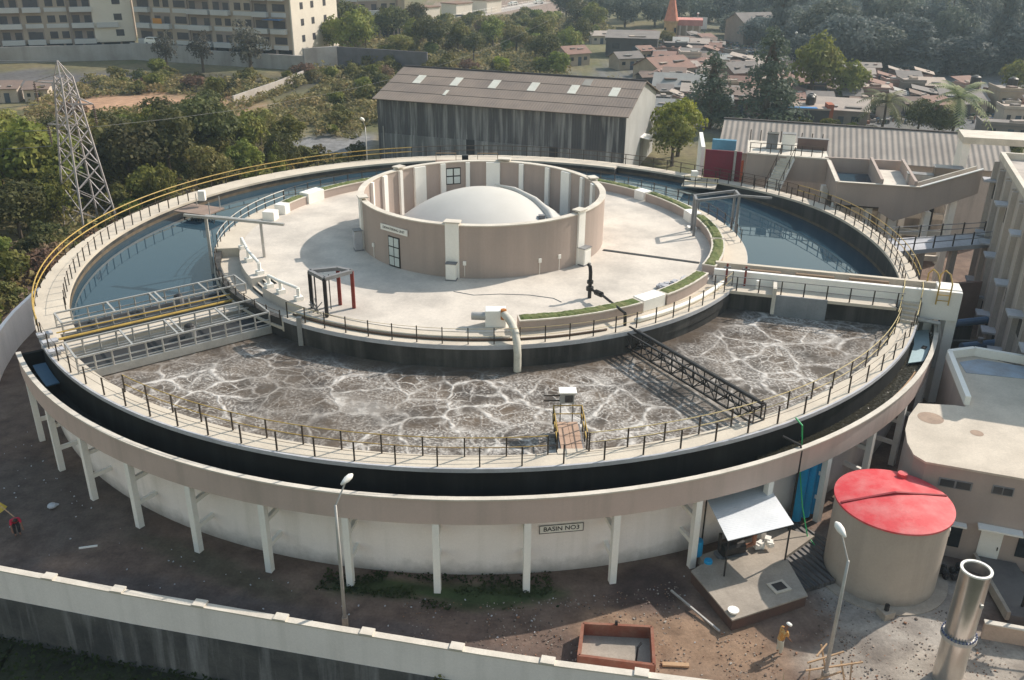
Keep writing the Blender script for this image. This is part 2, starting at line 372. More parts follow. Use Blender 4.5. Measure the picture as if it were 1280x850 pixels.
# ------------------------------------------------------------------ ground
WALLP = [(-75,-19.5),(-45,-27.6),(-24.11,-33.31),(-17.14,-35.24),(-6.41,-37.97),(-.18,-39.51),(3.32,-40.30),(9.43,-41.50),(16,-42.8),(60,-51.5)]
def wall_y(x):
    for (x0,y0),(x1,y1) in zip(WALLP, WALLP[1:]):
        if x0 <= x <= x1: return y0+(y1-y0)*(x-x0)/(x1-x0)
    return WALLP[0][1] if x < WALLP[0][0] else WALLP[-1][1]
def lerp(a, b, t): t = max(0, min(1, t)); return tuple(p+(q-p)*t for p, q in zip(a, b))
def sst(a, b, x):
    t = max(0, min(1, (x-a)/(b-a))); return t*t*(3-2*t)
def blob(x, y, cx, cy, rx, ry, ang=0, soft=.5):
    ca, sa = math.cos(ang), math.sin(ang); dx, dy = x-cx, y-cy
    u, v = (dx*ca+dy*sa)/rx, (-dx*sa+dy*ca)/ry
    d = math.hypot(u, v) + .35*(mnoise.noise((x*.35, y*.35, 3.1))) + .15*mnoise.noise((x*1.3, y*1.3, 7))
    return 1 - sst(1-soft*.5, 1+soft*.5, d)
def ground_col(x, y):
    n1 = mnoise.noise((x*.09, y*.09, 0)); n2 = mnoise.noise((x*.4, y*.4, 5)); n3 = mnoise.noise((x*1.7, y*1.7, 9))
    if y < 22 or (x > 20 and y < 40):
        c = lerp((.138,.096,.080), (.245,.172,.132), .5+.6*n1+.35*n2)
        c = lerp(c, (.105,.092,.092), blob(x, y, -12, -36.2, 22, 1.9, -.25)*.75)      # worn asphalt along the wall
        c = lerp(c, (.31,.205,.135), blob(x, y, 9.5, -38.3, 4.6, 2.2, -.2)*.85)        # orange earth
        c = lerp(c, (.25,.175,.125), blob(x, y, 10.5, -40.8, 5.5, 1.5, -.2)*.7)
        c = lerp(c, (.40,.355,.305), blob(x, y, 21.5, -40.0, 6.6, 3.0, -.1)*.9)        # pale concrete by the chimney
        c = lerp(c, (.22,.19,.165), blob(x, y, 18.6, -38.4, 1.5, .9, .3)*.8)
        c = lerp(c, (.38,.345,.31), blob(x, y, 20.6, -33.6, 4.3, 4.2, 0)*.9)
        c = lerp(c, (.06,.085,.03), blob(x, y, -4.6, -33.9, 3.6, .75, -.1)*.95)        # grass under the launder
        c = lerp(c, (.055,.085,.03), blob(x, y, .6, -34.5, 3.2, .9, .02)*.95)
        c = lerp(c, (.075,.085,.05), blob(x, y, -14, -32, 6, .8, -.5)*.5)
        c = lerp(c, (.08,.055,.05), blob(x, y, 8.2, -34.2, 1.9, 1.6, 0)*.9)            # wet mud by the sump
        c = lerp(c, (.09,.08,.075), blob(x, y, -26, -27, 7, 5, 0)*.6)
    else:
        c = lerp((.12,.125,.055), (.22,.18,.10), .5+.9*n1+.4*n2); c = lerp(c, (.17,.19,.19), sst(60,110,x)*sst(100,150,y))  # floor of the far wood tinted bluish for distance haze
        c = lerp(c, (.17,.17,.18), blob(x, y, 75, 118, 55, 50, 0)*.9)               # trodden earth of the settlement
        c = lerp(c, (.50,.30,.19), blob(x, y, -60, 99, 19, 13, -.2)*.95)              # red earth clearing
        c = lerp(c, (.07,.065,.05), blob(x, y, -62, 126, 40, 12, -.15)*.9)  # shadow of the flats darkened into the earth before them
        c = lerp(c, (.13,.125,.13), blob(x, y, -98, 122, 26, 20, 0)*.9)
        c = lerp(c, (.30,.22,.19), blob(x, y, 14, 330, 34, 40, 0)*.9)
        c = lerp(c, (.16,.17,.08), blob(x, y, 2, 215, 40, 55, 0)*.8)
        c = lerp(c, (.22,.19,.10), blob(x, y, 20, 220, 16, 40, 0)*.6)
        c = lerp(c, (.25,.25,.26), blob(x, y, -24, 66, 10, 7, .8)*.9)                   # paved strip beside the warehouse
    k = 1+.25*n3
    return tuple(max(.01, q*k) for q in c)
def axis(lo, hi, f0, f1, st, grow):
    a = [f0]
    while a[-1] < f1: a.append(a[-1]+st)
    s = st
    while a[-1] < hi: s *= grow; a.append(a[-1]+s)
    s = st; b = [f0]
    while b[-1] > lo: s *= grow; b.append(b[-1]-s)
    return sorted(set(b[1:]+a))
gx = axis(-1500, 1500, -40, 40, .55, 1.06); gt = axis(0, 2400, 0, 24, .5, 1.05)
gt = [t for t in gt if t >= 0]
gv, gf, gc = [], [], []
for t in gt:
    for x in gx:
        y = wall_y(x)+t; z = 0.0
        if t > 2 and math.hypot(x, y) > 36: z = .07*mnoise.noise((x*.5, y*.5, 1))
        gv.append((x, y, z)); gc += [*ground_col(x, y), 1.0]
W = len(gx)
for j in range(len(gt)-1):
    for i in range(W-1): gf.append((j*W+i, j*W+i+1, (j+1)*W+i+1, (j+1)*W+i))
me = bpy.data.meshes.new('ground'); me.from_pydata(gv, [], gf); me.update()
ca = me.color_attributes.new('zone', 'FLOAT_COLOR', 'POINT'); ca.data.foreach_set('color', gc)
M_GROUND = mat('earth_and_asphalt', (.2,.2,.2), .95, None, .8, .5, attr='zone', fine=.26, fscale=6, bump=.7)
me.materials.append(M_GROUND); go = bpy.data.objects.new('ground', me); COL.objects.link(go); tag(go, kind='structure')

M_LOWG = mat('rough_verge', (.045,.05,.028), .95, (.022,.022,.018), .5, .8, fine=.3, fscale=4, bump=.8)
m = MB(); xs = [-75,-45,-24.11,-17.14,-6.41,-.18,3.32,9.43,16,60]
for (x0,y0),(x1,y1) in zip(WALLP, WALLP[1:]): m.quad((x0,y0-.3,-3.3),(x0-10,y0-140,-3.3),(x1+10,y1-140,-3.3),(x1,y1-.3,-3.3))
tag(m.build('lower_ground', M_LOWG), kind='structure')

# ------------------------------------------------------------------ perimeter wall
t = thing('perimeter_wall', 'long white boundary wall over a dark stained retaining wall at the bottom of the yard', 'wall', (0,-39.5,0))
m = MB(); m2 = MB(); m3 = MB(); WT = .28
for (x0,y0),(x1,y1) in zip(WALLP, WALLP[1:]):
    m.hexa([(x0,y0-WT,-.62),(x1,y1-WT,-.62),(x1,y1,-.62),(x0,y0,-.62),(x0,y0-WT,1.15),(x1,y1-WT,1.15),(x1,y1,1.15),(x0,y0,1.15)])
    m2.hexa([(x0,y0-WT-.14,-3.4),(x1,y1-WT-.14,-3.4),(x1,y1+.1,-3.4),(x0,y0+.1,-3.4),(x0,y0-WT-.03,-.62),(x1,y1-WT-.03,-.62),(x1,y1-.01,-.62),(x0,y0-.01,-.62)])
    m3.hexa([(x0,y0-WT-.04,1.15),(x1,y1-WT-.04,1.15),(x1,y1+.04,1.15),(x0,y0+.04,1.15),(x0,y0-WT-.04,1.22),(x1,y1-WT-.04,1.22),(x1,y1+.04,1.22),(x0,y0+.04,1.22)])
M_PWALL = mat('boundary_wall_paint', (.95,.865,.845), .8, (.86,.78,.76), .35, .7, streak=((.60,.55,.52), .3, 1.1), fine=.06)
m.build('upper_wall', M_PWALL, t); m2.build('retaining_wall', M_STAINW, t); m3.build('coping', M_CREAM, t)
for x in (-29,-21.3,-17.6,-13.4,-9.4,-5.3,-1.2,2.8,6.8,11.0):
    c = MB(); c.box((0,0,0), (.62,.46,.10)); y = wall_y(x); o = c.build('wall_cap', M_CREAM); o.rotation_euler[2] = -.24; o.location = (x, y-.12, 1.27); o.parent = t; o.matrix_parent_inverse = Matrix.Translation(-Vector(t.location))

# low white wall hugging the basin on the west side
t = MB(); pts = [pol(36.7, a) for a in (198.5,194,190,186,180,172,165)]
for (a, b) in zip(pts, pts[1:]): t.hexa([(a[0],a[1],0),(b[0],b[1],0),(b[0]*1.008,b[1]*1.008,0),(a[0]*1.008,a[1]*1.008,0),(a[0],a[1],2.7),(b[0],b[1],2.7),(b[0]*1.008,b[1]*1.008,2.7),(a[0]*1.008,a[1]*1.008,2.7)])
tag(t.build('garden_wall', M_PWALL), 'curved pale compound wall between the basin and the thicket on the west side', 'wall')

# ------------------------------------------------------------------ the basin
ZW, ZP, ZF = 6.5, 7.5, 7.54
def RZ(a): return 0.98*(1-sst(8, 52, a))   # the eastern walkway lies higher and comes down to the north
B = thing('treatment_basin', 'huge round concrete treatment basin on white legs with a launder and a raised central platform', 'basin')
MB().arc(32.3,32.9,0,6.3).build('outer_wall', M_WHITE, B)
MB().arc(31.85,32.3,0,6.3,-148,-19).build('wet_lining', M_WET, B)
MB().arc(30.85,32.3,0,6.3,62,212).build('wet_lining', M_WET, B)
MB().arc(32.9,32.93,4.3,6.3,-148.7,-17).build('launder_lining', M_TAR, B)
MB().arc(31.8,32.92,6.3,6.5,-148,-28.6).build('walkway', M_WALK, B)
MB().arc(30.8,33.0,6.3,6.496,62,212).build('walkway', M_WALK, B)
MB().arc(31.75,33.05,6.3,6.496,-22.7,62,zs=RZ).build('walkway', M_WALK, B)
MB().arc(31.8,33.0,4.6,6.31,-22.6,61.9,zs=RZ).build('walkway_wall', M_WET, B)
MB().arc(32.92,33.04,6.28,6.5,-148,-28.6).build('walkway_rim', M_RIM, B)
LA0, LA1 = -148.9, -17.0
MB().arc(34.22,34.4,4.2,5.6,LA0,LA1).build('launder_wall', M_BEIGE, B)
MB().arc(32.93,34.22,4.2,4.35,LA0,LA1).build('launder_floor', M_TAR, B)
MB().arc(34.19,34.218,4.36,5.55,LA0,LA1).build('launder_lining', M_TAR, B)
MB().arc(34.16,34.46,5.6,5.68,LA0,LA1).build('launder_coping', M_CREAM, B)
m = MB(); m.arc(32.93,34.2,4.36,5.55,LA0+.02,LA0+.5,.24); m.build('launder_end', M_TAR, B)
# legs under the launder, each with two struts
leg = None
for i in range(-1, 16):
    a = -131.26 + 7.475*(i-1)
    if a > -12: break
    x, y, _ = pol(34.22, a)
    c = MB(); c.box((0,0,2.1), (.34,.34,4.2)); o = c.build('column', M_WPAINT, B) if leg is None else inst(leg, 'column', (0,0,0), B)
    if leg is None: leg = o; o.location = (0,0,0); par(o, B)
    o.location = (x, y, 0); o.rotation_euler[2] = R(a)
    for z in (1.5, 3.05):
        s = MB(); s.box((-.73,0,0), (1.2,.2,.24)); q = s.build('strut', M_WPAINT); q.parent = o; q.matrix_parent_inverse = Matrix(); q.location = (0,0,z)
# centre
MB().arc(20.45,20.85,0,7.3).build('inner_wall', M_WET, B)
MB().arc(18.95,20.95,7.28,ZP,-128,188).build('ring_walkway', M_WALK, B)
MB().arc(18.96,20.9,6.5,7.28,-127.9,187.9).build('ring_skirt', M_WET, B)
MB().arc(18.95,20.95,6.6,6.78,-172,-128).build('ring_walkway', M_WALK, B)
for a_ in (-128.2, 187.8): MB().arc(18.95,20.92,6.5,7.49,a_,a_+.4,.2).build('ring_end', M_WALK, B)
MB().arc(20.84,20.97,7.22,7.49,-127.9,187.9).build('ring_rim', M_RIM, B)
m = MB(); m.arc(9.2,17.4,7.1,ZF); m.arc(17.4,19.0,6.6,ZF,-143.6,-149.6+360); m.build('platform_floor', M_PLAT, B)
for i in range(4):
    m = MB(); m.arc(17.4+.02, 18.98-.38*i, 6.6, 6.79+.19*(i+1), -149.55,-143.65, 1); m.build('step', M_WALK, B)
    MB().arc(18.98-.38*i+.005, 18.98-.38*i+.02, 6.78, 6.77+.19*(i+1), -149.4,-143.8, 1).build('riser', M_BLACK, B)  # black strips standing in for the shade on the step faces
# sign on the outer wall
a0 = -83.1
sg = MB(); sg.box((0,0,0), (2.3,.03,.5)); so_ = sg.build('sign_board', M_WPAINT, B); so_.location = pol(32.935, a0, 2.72); so_.rotation_euler[2] = R(a0+90)
def text(body, size, name, mt, parent, loc, rot, sx=1):
    cu = bpy.data.curves.new(name, 'FONT'); cu.body = body; cu.size = size; cu.align_x = 'CENTER'; cu.align_y = 'CENTER'; cu.extrude = .004; cu.offset = .012*size; cu.materials.append(mt)
    o = bpy.data.objects.new(name, cu); COL.objects.link(o); bpy.context.view_layer.update(); me_ = bpy.data.meshes.new_from_object(o.evaluated_get(bpy.context.evaluated_depsgraph_get())); me_.materials.clear(); me_.materials.append(mt)
    bpy.data.objects.remove(o); o = bpy.data.objects.new(name, me_); COL.objects.link(o); o.parent = parent; o.location = loc; o.rotation_euler = rot; o.scale = (sx,1,1); return o
text('BASIN NO3', .36, 'lettering', M_LABEL, so_, (0,-.022,0), (R(90),0,0), 1.03)
m = MB()
for s in (-1, 1): m.box((s*1.13,-.018,0), (.035,.012,.48)); m.box((0,-.018,s*.235), (2.29,.012,.035))
q = m.build('sign_border', M_LABEL); q.parent = so_

# waterline stains
M_STAIN = mat('waterline_stain', (.16,.12,.08), .8, (.07,.06,.045), 1.2, .8)
MB().arc(30.83,30.848,5.6,5.98,62,212).build('waterline_stain', M_STAIN, B); MB().arc(20.852,20.87,5.6,5.98,-22,222).build('waterline_stain', M_STAIN, B)
MB().arc(31.78,31.798,5.6,5.95,-22.5,61.8).build('waterline_stain', M_STAIN, B)

# waters
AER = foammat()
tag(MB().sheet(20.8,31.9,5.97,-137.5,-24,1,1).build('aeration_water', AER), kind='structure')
CLAR = watermat('clear_water', (.030,.062,.088), .02, .0012, 1.5, .75)
tag(MB().sheet(20.8,31.9,5.72,-22,222,1,1).build('clarifier_water', CLAR), kind='structure')
LAUW = watermat('launder_flow', (.03,.028,.02), .06, .10, 4)
tag(MB().sheet(32.94,34.19,4.95,-64,-17.5,1,1).build('launder_water', LAUW), kind='structure')

# ------------------------------------------------------------------ railings
def railing(label, group, r, z, a0, a1, n, posts, rails, hs, h=1.08, pw=.07, rr=.03, zf=None):
    zf = zf or (lambda a: 0)
    t = thing('railing', label, 'railing', pol(r, (a0+a1)/2, z), group)
    first = None
    for i in range(n+1):
        a = a0+(a1-a0)*i/n
        if first is None:
            first = MB().box((0,0,h/2), (pw,pw,h)).build('post', posts); par(first, t); o = first
        else: o = inst(first, 'post', (0,0,0), t)
        o.location = pol(r, a, z+zf(a)); o.rotation_euler[2] = R(a)
    for k, hh in enumerate(hs):
        m = max(2, int(abs(a1-a0)/1.5)); pts = [pol(r-.02, a0+(a1-a0)*i/m, z+hh+zf(a0+(a1-a0)*i/m)) for i in range(m+1)]
        MB().tube(pts, rr, 6).build('rail', rails, t)
    return t
GR = 'railings around the basin walkways'
railing('thin dark railing along the outer rim of the front walkway above the launder', GR, 32.82, ZW, -148, -29, 33, M_POST, M_BRAIL, (1.06,.55), rr=.012)
railing('railing with ochre rails on the inner edge of the front walkway over the foaming water', GR, 31.9, ZW, -129, -84.2, 12, M_POST, M_YRAIL, (1.06,.5), rr=.026)
railing('railing with ochre rails on the inner edge of the front walkway right of the jetty', GR, 31.9, ZW, -80.4, -29, 14, M_POST, M_YPALE, (1.06,.5), rr=.026)
railing('bright yellow railing along the outer rim of the still clarifier by the thicket', GR, 32.9, ZW, 104, 211, 34, M_POST, M_YRAIL, (1.1,.62), rr=.045)
railing('row of dark posts on the inner edge of the clarifier walkway by the thicket', GR, 31.0, ZW, 151, 205, 22, M_POST, M_BRAIL, (1.0,), rr=.012)
railing('brown railing along the far rim of the clarifier in front of the warehouse', GR, 32.9, ZW, 44, 104, 21, M_POST, M_BRAIL, (1.1,.6), rr=.035)
railing('dark railing on the inner edge of the eastern walkway below the elevated tank', GR, 31.85, ZW, -21, 44, 22, M_POST, M_BRAIL, (1.05,.55), rr=.028, zf=RZ)
railing('ochre and black railing on the outer rim beside the filter house', GR, 32.95, ZW, -19, 24, 16, M_POST, M_YRAIL, (1.1,.6), rr=.03, zf=RZ)
railing('short black railing on the outer rim between the filter house and the maroon panel', GR, 32.95, ZW, 24, 44, 8, M_POST, M_BRAIL, (1.1,.6), rr=.025, zf=RZ)
railing('thin railing with pale rails around the front rim of the central platform', GR, 20.78, ZP, -127, -32, 22, M_POST, M_YPALE, (1.0,.5), pw=.06, rr=.014)
railing('railing around the back rim of the central platform over still water', GR, 20.8, ZP, -4, 150, 36, M_POST, M_BRAIL, (1.0,.5), pw=.06, rr=.02)
railing('grey railing with pale top rail around the west rim of the central platform', GR, 20.75, ZP, 150, 187, 10, M_POST, M_GALV, (1.0,.5), pw=.06, rr=.035)
railing('rusty short railing on the lowered landing by the steps to the platform', GR, 20.8, 6.78, -171, -129, 11, M_POST, M_BRAIL, (.95,.5), pw=.06, rr=.02)

# side walkway bulge with its second handrail by the filter house
tag(MB().arc(33.08,34.0,5.6,5.9,-14,22).build('side_walkway', M_FILT), 'narrow curved concrete ledge outside the clarifier beside the filter house', 'walkway')

# ------------------------------------------------------------------ dewatering unit
U = thing('round_building', 'roofless round beige building with white pilasters and a sign on the central platform', 'building', (0,0,ZF))
MB().arc(9.35,9.7,ZF,11.4).build('wall', M_BEIGE2, U)
MB().arc(9.28,9.77,11.4,11.48).build('coping', M_CREAM, U)
for i, (a, w) in enumerate([(-102.6,.95),(-42,.75),(18,.75),(78,.95),(138,.75),(198,.75),(-72,0)]):
    if w: MB().arc(9.7,9.86,ZF,11.62,a-w*3,a+w*3,1.5).build('pilaster', M_WPAINT, U)
    if w: MB().arc(9.2,9.95,11.62,11.72,a-w*3.6,a+w*3.6,1.5).build('pilaster_cap', M_CREAM, U)
for a, w in [(152,1.1),(139,.6),(126,2.2),(112,.9),(98,.7),(84,2.4),(68,.8),(52,.8),(39,2.0),(25,.8),(12,1.2),(166,.6)]:
    MB().arc(9.1,9.35,ZF,11.39,a-w*1.6,a+w*1.6,1).build('inner_pilaster', M_WPAINT, U)
fl = MB().arc(0.01,9.2,7.1,7.5).build('inner_floor', M_PLAT, U)
def onwall(name, a, zc, w, h, mt, r=9.72, d=.06, parent=U):
    o = MB().box((0,0,0), (w,d,h)).build(name, mt); par(o, parent); o.location = pol(r, a, zc); o.rotation_euler[2] = R(a+90); return o
ad = -131.5
dr = onwall('door', ad, 8.72, 1.15, 2.3, M_BLACK)
for i in (-1,1):
    for j in range(3):
        q = MB().box((i*.27,-.04,-.73+.74*j), (.45,.03,.64)).build('door_pane', M_PANE); q.parent = dr
sb = onwall('sign_board', -131.2, 10.42, 2.75, .44, M_WPAINT)
text('DEWATERING UNIT', .25, 'lettering', M_LABEL, sb, (0,-.036,0), (R(90),0,0), 1.0)
wn = onwall('window', 106, 10.2, 1.35, 1.5, M_BLACK, 9.33)
for i in (-1,1):
    for j in (-1,1):
        q = MB().box((i*.33,.04,j*.36), (.54,.03,.6)).build('pane', M_PANE); q.parent = wn
D = thing('tank_dome', 'smooth white shallow dome inside the round roofless building', 'dome', (0,0,7.5))
prof = [(7.3,7.5),(7.3,8.45)]
for i in range(1, 17):
    t_ = i/16; prof.append((7.3*math.cos(t_*PI/2) if i < 16 else .02, 8.45+2.95*math.sin(t_*PI/2)**1.0))
prof = [(7.3,7.5),(7.3,8.4)]+[(7.2*(1-i/18), 8.4+3.0*(1-(1-i/18)**2.0)) for i in range(0,18)]+[(.02,11.4)]
MB().lathe(prof, n=72).build('shell', M_DOME, D, smooth='auto')
pts = [(1.0,2.2,11.25),(2.6,1.6,11.0),(4.2,.2,10.45),(5.2,-1.3,9.9),(5.5,-2.6,9.55),(5.6,-4.4,8.75)]
MB().tube(pts, [.05,.2,.32,.34,.3,.15], 10).build('seam_duct', M_DOME, D, smooth=True)
MB().box((4.6,-2.6,9.98),(.5,.4,.3)).build('vent_box', M_GREY, D)
tag(MB().tube([(-2.0,-12.2,ZF+.02),(-.6,-12.9,ZF+.02),(1.2,-12.7,ZF+.02),(3.2,-12.9,ZF+.02),(4.8,-13.5,ZF+.02),(5.3,-14.2,ZF+.02)],.022,5).build('thin_hose', M_GREY), 'thin grey hose lying in a curve on the platform floor', 'hose')
def cabinet(label, x, y, z, w, d, h, rz, mt=M_WPAINT, extra=None):
    t = thing('electrical_cabinet', label, 'cabinet', (x,y,z), None)
    o = MB().box((x,y,z+h/2+.08), (w,d,h), rz).build('body', mt, t, bevel=.02)
    MB().box((x,y,z+.04), (w*1.1,d*1.1,.08), rz).build('plinth', M_GREY, t)
    ca, sa = math.cos(rz), math.sin(rz)
    MB().box((x+sa*(d/2+.012), y-ca*(d/2+.012), z+h*.55), (w*.82,.02,h*.72), rz).build('door', mt, t)
    MB().box((x, y, z+h+.1), (w*1.12,d*1.15,.05), rz).build('roof', M_GREY, t)
    return t
cabinet('tall white cabinet standing at the foot of the middle front pilaster', *pol(10.15,-102.6,ZF), .72,.5,1.15, R(-12))
cabinet('white cabinet against the east side of the round wall', *pol(10.1,-41.5,ZF), .85,.6,1.25, R(48))
cabinet('pale grey cabinet at the western edge of the round building', *pol(10.15,-161,ZF), .7,.6,1.5, R(-71), M_RIM)
for i, (a, zz, lab) in enumerate([(-147.0,8.6,'small pale switch box left of the glazed door on the round wall'),(-97.5,8.7,'small switch box right of the middle front pilaster'),(-65,8.6,'small switch box in the middle of the sunny front wall'),(-55,8.6,'small pale switch box left of the east cabinet')]):
    t = MB().box((0,0,0),(.22,.1,.3)); t.box((.0,.02,-.55),(.03,.04,.9)); o = t.build('switch_box', M_WPAINT); o.location = pol(9.77,a,zz); o.rotation_euler[2] = R(a+90); tag(o, lab, 'switch box')
g = MB(); g.bar((9.4,-3.45,ZF+.02),(16.3,-6.45,ZF+.02),.34,.04); tag(g.build('floor_gully', M_BLACK), 'dark drain channel running across the platform floor to the east planters', 'drain')

# planters on the platform rim
def planter(label, a0, a1, h=8.3, ri=18.2, ro=19.15):
    t = thing('planter', label, 'planter', pol(18.7,(a0+a1)/2,ZP), 'grass planters round the platform')
    MB().arc(ri,ro,ZP-.02,h-.08,a0,a1,1.5).build('planter_wall', M_BEIGE2, t)
    MB().arc(ri-.04,ro+.04,h-.08,h,a0,a1,1.5).build('kerb', M_CREAM, t)
    m = MB(); n = int(abs(a1-a0)/.55); rw = 5
    V = []
    for i in range(n+1):
        for j in range(rw+1):
            a = a0+.3+(a1-a0-.6)*i/n; r = ri+.08+(ro-ri-.16)*j/rw
            e = 0 if i in (0,n) or j in (0,rw) else .05+.07*random.random()
            V.append(pol(r+random.uniform(-.03,.03), a, h+.003+e))
    for i in range(n):
        for j in range(rw): m.quad(V[i*(rw+1)+j], V[i*(rw+1)+j+1], V[(i+1)*(rw+1)+j+1], V[(i+1)*(rw+1)+j])
    m.build('turf', M_GRASS, t)
def block(label, a0, a1, h=8.35, ri=18.05, ro=19.1):
    tag(MB().arc(ri,ro,ZP-.02,h,a0,a1,1.5).build('planter_block', M_WPAINT, None, bevel=.03), label, 'concrete block', 'white blocks between the planters')
planter('grass topped planter at the front of the platform beside the drain pipe', -83.2,-57)
block('white block between the two front planters', -56.6,-50.4)
planter('grass topped planter at the southeast corner behind the rubble heap', -50,-33.5)
planter('grass planter between the channel bridge and the grey gantry', -28.8,-9.2)
planter('grass planter under the grey gantry on the east rim', -8.6,11)
block('white block by the grey gantry on the east rim', 11.4,15.8)
planter('grass planter on the northeast rim facing the still water', 16.2,34.6)
block('white block on the northeast rim between two planters', 35,38.8)
planter('grass planter on the north rim half hidden by the round building', 39.2,75)
planter('grass planter on the northwest rim beside the round building', 118,142.6)
block('large white block on the northwest rim', 143,149.4, 8.5)
planter('short grass planter between two white blocks on the northwest rim', 149.8,157.5)
block('white block at the western end of the planters', 158,160.6)
block('small pale block standing alone on the west rim', 164,167, 8.3)
# white guard rails beside the steps
def guard(label, pts):
    t = thing('guard_rail', label, 'railing', pts[0], 'white guard rails by the platform steps')
    MB().tube([(p[0],p[1],p[2]+.85) for p in pts], .11, 8).build('rail', M_WPAINT, t)
    for p in pts:
        MB().bar(p,(p[0],p[1],p[2]+.85),.2).build('post', M_WPAINT, t); MB().box((p[0],p[1],p[2]+.14),(.5,.5,.28),.6).build('foot', M_WPAINT, t)
guard('white guard rail running up to the western side of the platform steps', [pol(18.8,-170.5,ZF),pol(18.4,-161,ZF),pol(18.2,-151.5,ZF)])
guard('white guard rail on the southern side of the platform steps', [pol(18.6,-142.6,ZF),pol(18.5,-138,ZF),pol(18.4,-132,ZF)])
# white curb pipe along the front right rim
pts = [pol(20.1,-61+i*1.6,ZP+.16) for i in range(19)]
tag(MB().tube(pts,.17,8).build('white_pipe', M_WPAINT, None, smooth=True), 'white pipe lying along the southeast rim of the platform', 'pipe')
pts = [pol(20.0,-127+i*1.9,ZP+.1) for i in range(23)]
tag(MB().tube(pts,.09,8).build('grey_pipe', M_GALV, None, smooth=True), 'thin grey pipe lying along the front rim of the platform', 'pipe')
tag(MB().tube([pol(20.3,-127+i*1.7,ZP+.08) for i in range(36)],.07,6).build('rusty_pipe', M_BRAIL, None, smooth=True), 'thin rusty pipe along the front rim of the platform', 'pipe')

# ------------------------------------------------------------------ drain pipe, valve, truss
t = thing('drain_pipe', 'thick pale pipe bending over the front rim down into the foaming water', 'pipe', (1.7,-18.3,ZP))
px = [(1.35,-18.4,8.45),(1.55,-19.1,8.5),(1.75,-19.8,8.45),(1.95,-20.5,8.2),(2.05,-21.1,7.7),(2.08,-21.35,7.1),(2.08,-21.4,6.0)]
MB().tube(px, .24, 14).build('pipe', M_PIPE, t, smooth='auto')
MB().tube([(1.3,-18.3,8.1),(1.3,-18.3,8.75)],.19,10).build('valve', mat('orange_valve',(.45,.16,.03),.5,bump=0), t)
MB().box((.8,-17.9,ZF+.55),(1.3,.9,1.1)).build('pump_block', M_WPAINT, t, bevel=.04)
MB().tube([(-.7,-18.0,8.2),(.2,-18.1,8.2)],.26,12).build('motor', M_GALV, t)
t = thing('riser_pipe', 'black upright pipe with a valve leading from the platform to the truss', 'pipe', (7.2,-13.6,ZF))
MB().tube([(7.25,-13.4,ZF),(7.25,-13.4,9.4),(7.2,-13.35,9.8),(7.05,-13.25,9.95)],.13,10).build('riser', M_BLACK, t)
MB().tube([(7.25,-13.4,8.1),(7.25,-13.4,8.35)],.26,10).tube([(7.25,-13.4,8.6),(7.25,-13.4,8.8)],.22,10).build('flange', M_BLACK, t)
m = MB(); m.tube([(7.25,-13.4,8.2),(7.9,-14.6,8.25),(8.75,-17.2,8.3),(9.0,-17.9,8.3)],.09,8); m.tube([(9.0,-17.9,8.3),(9.02,-18.0,7.4),(9.05,-18.3,7.0)],.11,8); m.tube([(7.6,-14.0,8.2),(7.9,-14.6,8.25)],.2,8); m.build('branch_pipe', M_BLACK, t)
t = thing('lattice_truss', 'black lattice truss carrying a pipe over the foaming water to the front walkway', 'truss', (12,-23.5,6.5))
A = Vector((9.2,-18.25,7.35)); Bv = Vector((14.72,-28.6,7.45)); dirv = (Bv-A).normalized(); perp = Vector((-dirv.y, dirv.x, 0)).normalized()
for s in (-1,1):
    for dz, nm in ((0,'top_chord'),(-.95,'bottom_chord')):
        MB().bar(A+perp*.4*s+Vector((0,0,dz)), Bv+perp*.4*s+Vector((0,0,dz)), .10).build(nm, M_BLACK, t)
    m = MB(); n = 12
    for i in range(n+1):
        p = A+(Bv-A)*(i/n)+perp*.4*s; m.bar(p, p-Vector((0,0,.95)), .06)
        if i < n:
            q = A+(Bv-A)*((i+1)/n)+perp*.4*s
            m.bar(p-Vector((0,0,.95)), q, .055) if i % 2 else m.bar(p, q-Vector((0,0,.95)), .055)
    m.build('lattice', M_BLACK, t)
m = MB()
for i in range(13):
    p = A+(Bv-A)*(i/12); m.bar(p+perp*.4-Vector((0,0,.95)), p-perp*.4-Vector((0,0,.95)), .05)
    if i % 3 == 0: m.bar(p+perp*.4, p-perp*.4, .05)
m.build('cross_ties', M_BLACK, t)
MB().tube([A+perp*.1+Vector((0,0,.12)), Bv+perp*.1+Vector((0,0,.12))], .09, 8).build('pipe', M_BLACK, t)

# ------------------------------------------------------------------ jetty
t = thing('jetty', 'short planked jetty with yellow handrails reaching from the front walkway over the foam', 'jetty', (4.5,-30,6.4))
M_PLANK = mat('jetty_planks', (.50,.34,.25), .85, (.36,.24,.18), 1.2, .7)
for i in range(2):
    for k in range(2): MB().box((4.2+.56*k, -30.75+1.5*i, 6.5), (.54,1.46,.05), .02).build('plank_panel', M_PLANK, t)
MB().box((4.48,-30.1,6.38),(1.3,3.0,.14)).build('deck_frame', M_GREY, t)
for x in (3.72,5.22):
    for y in (-31.3,-30.3,-29.3,-28.5): MB().box((x,y,6.95),(.07,.07,1.15)).build('post', M_POST, t)
    for z in (7.5,7.0): MB().tube([(x,-31.3,z),(x,-28.5,z)],.03,6).build('rail', M_YRAIL, t)
for z in (7.5,7.0): MB().tube([(3.72,-28.5,z),(5.22,-28.5,z)],.03,6).build('rail', M_YRAIL, t)
MB().box((4.47,-31.5,6.51),(1.5,.5,.04)).build('threshold', M_WALK, t)
for x in (4.1,4.75): MB().box((x,-28.4,6.9),(.06,.06,1.9)).build('cabinet_leg', M_GREY, t)
cb = MB().box((4.42,-28.4,8.0),(.75,.5,.62)).build('control_box', mat('grey_control_box',(.40,.40,.40),.5,bump=0), t)
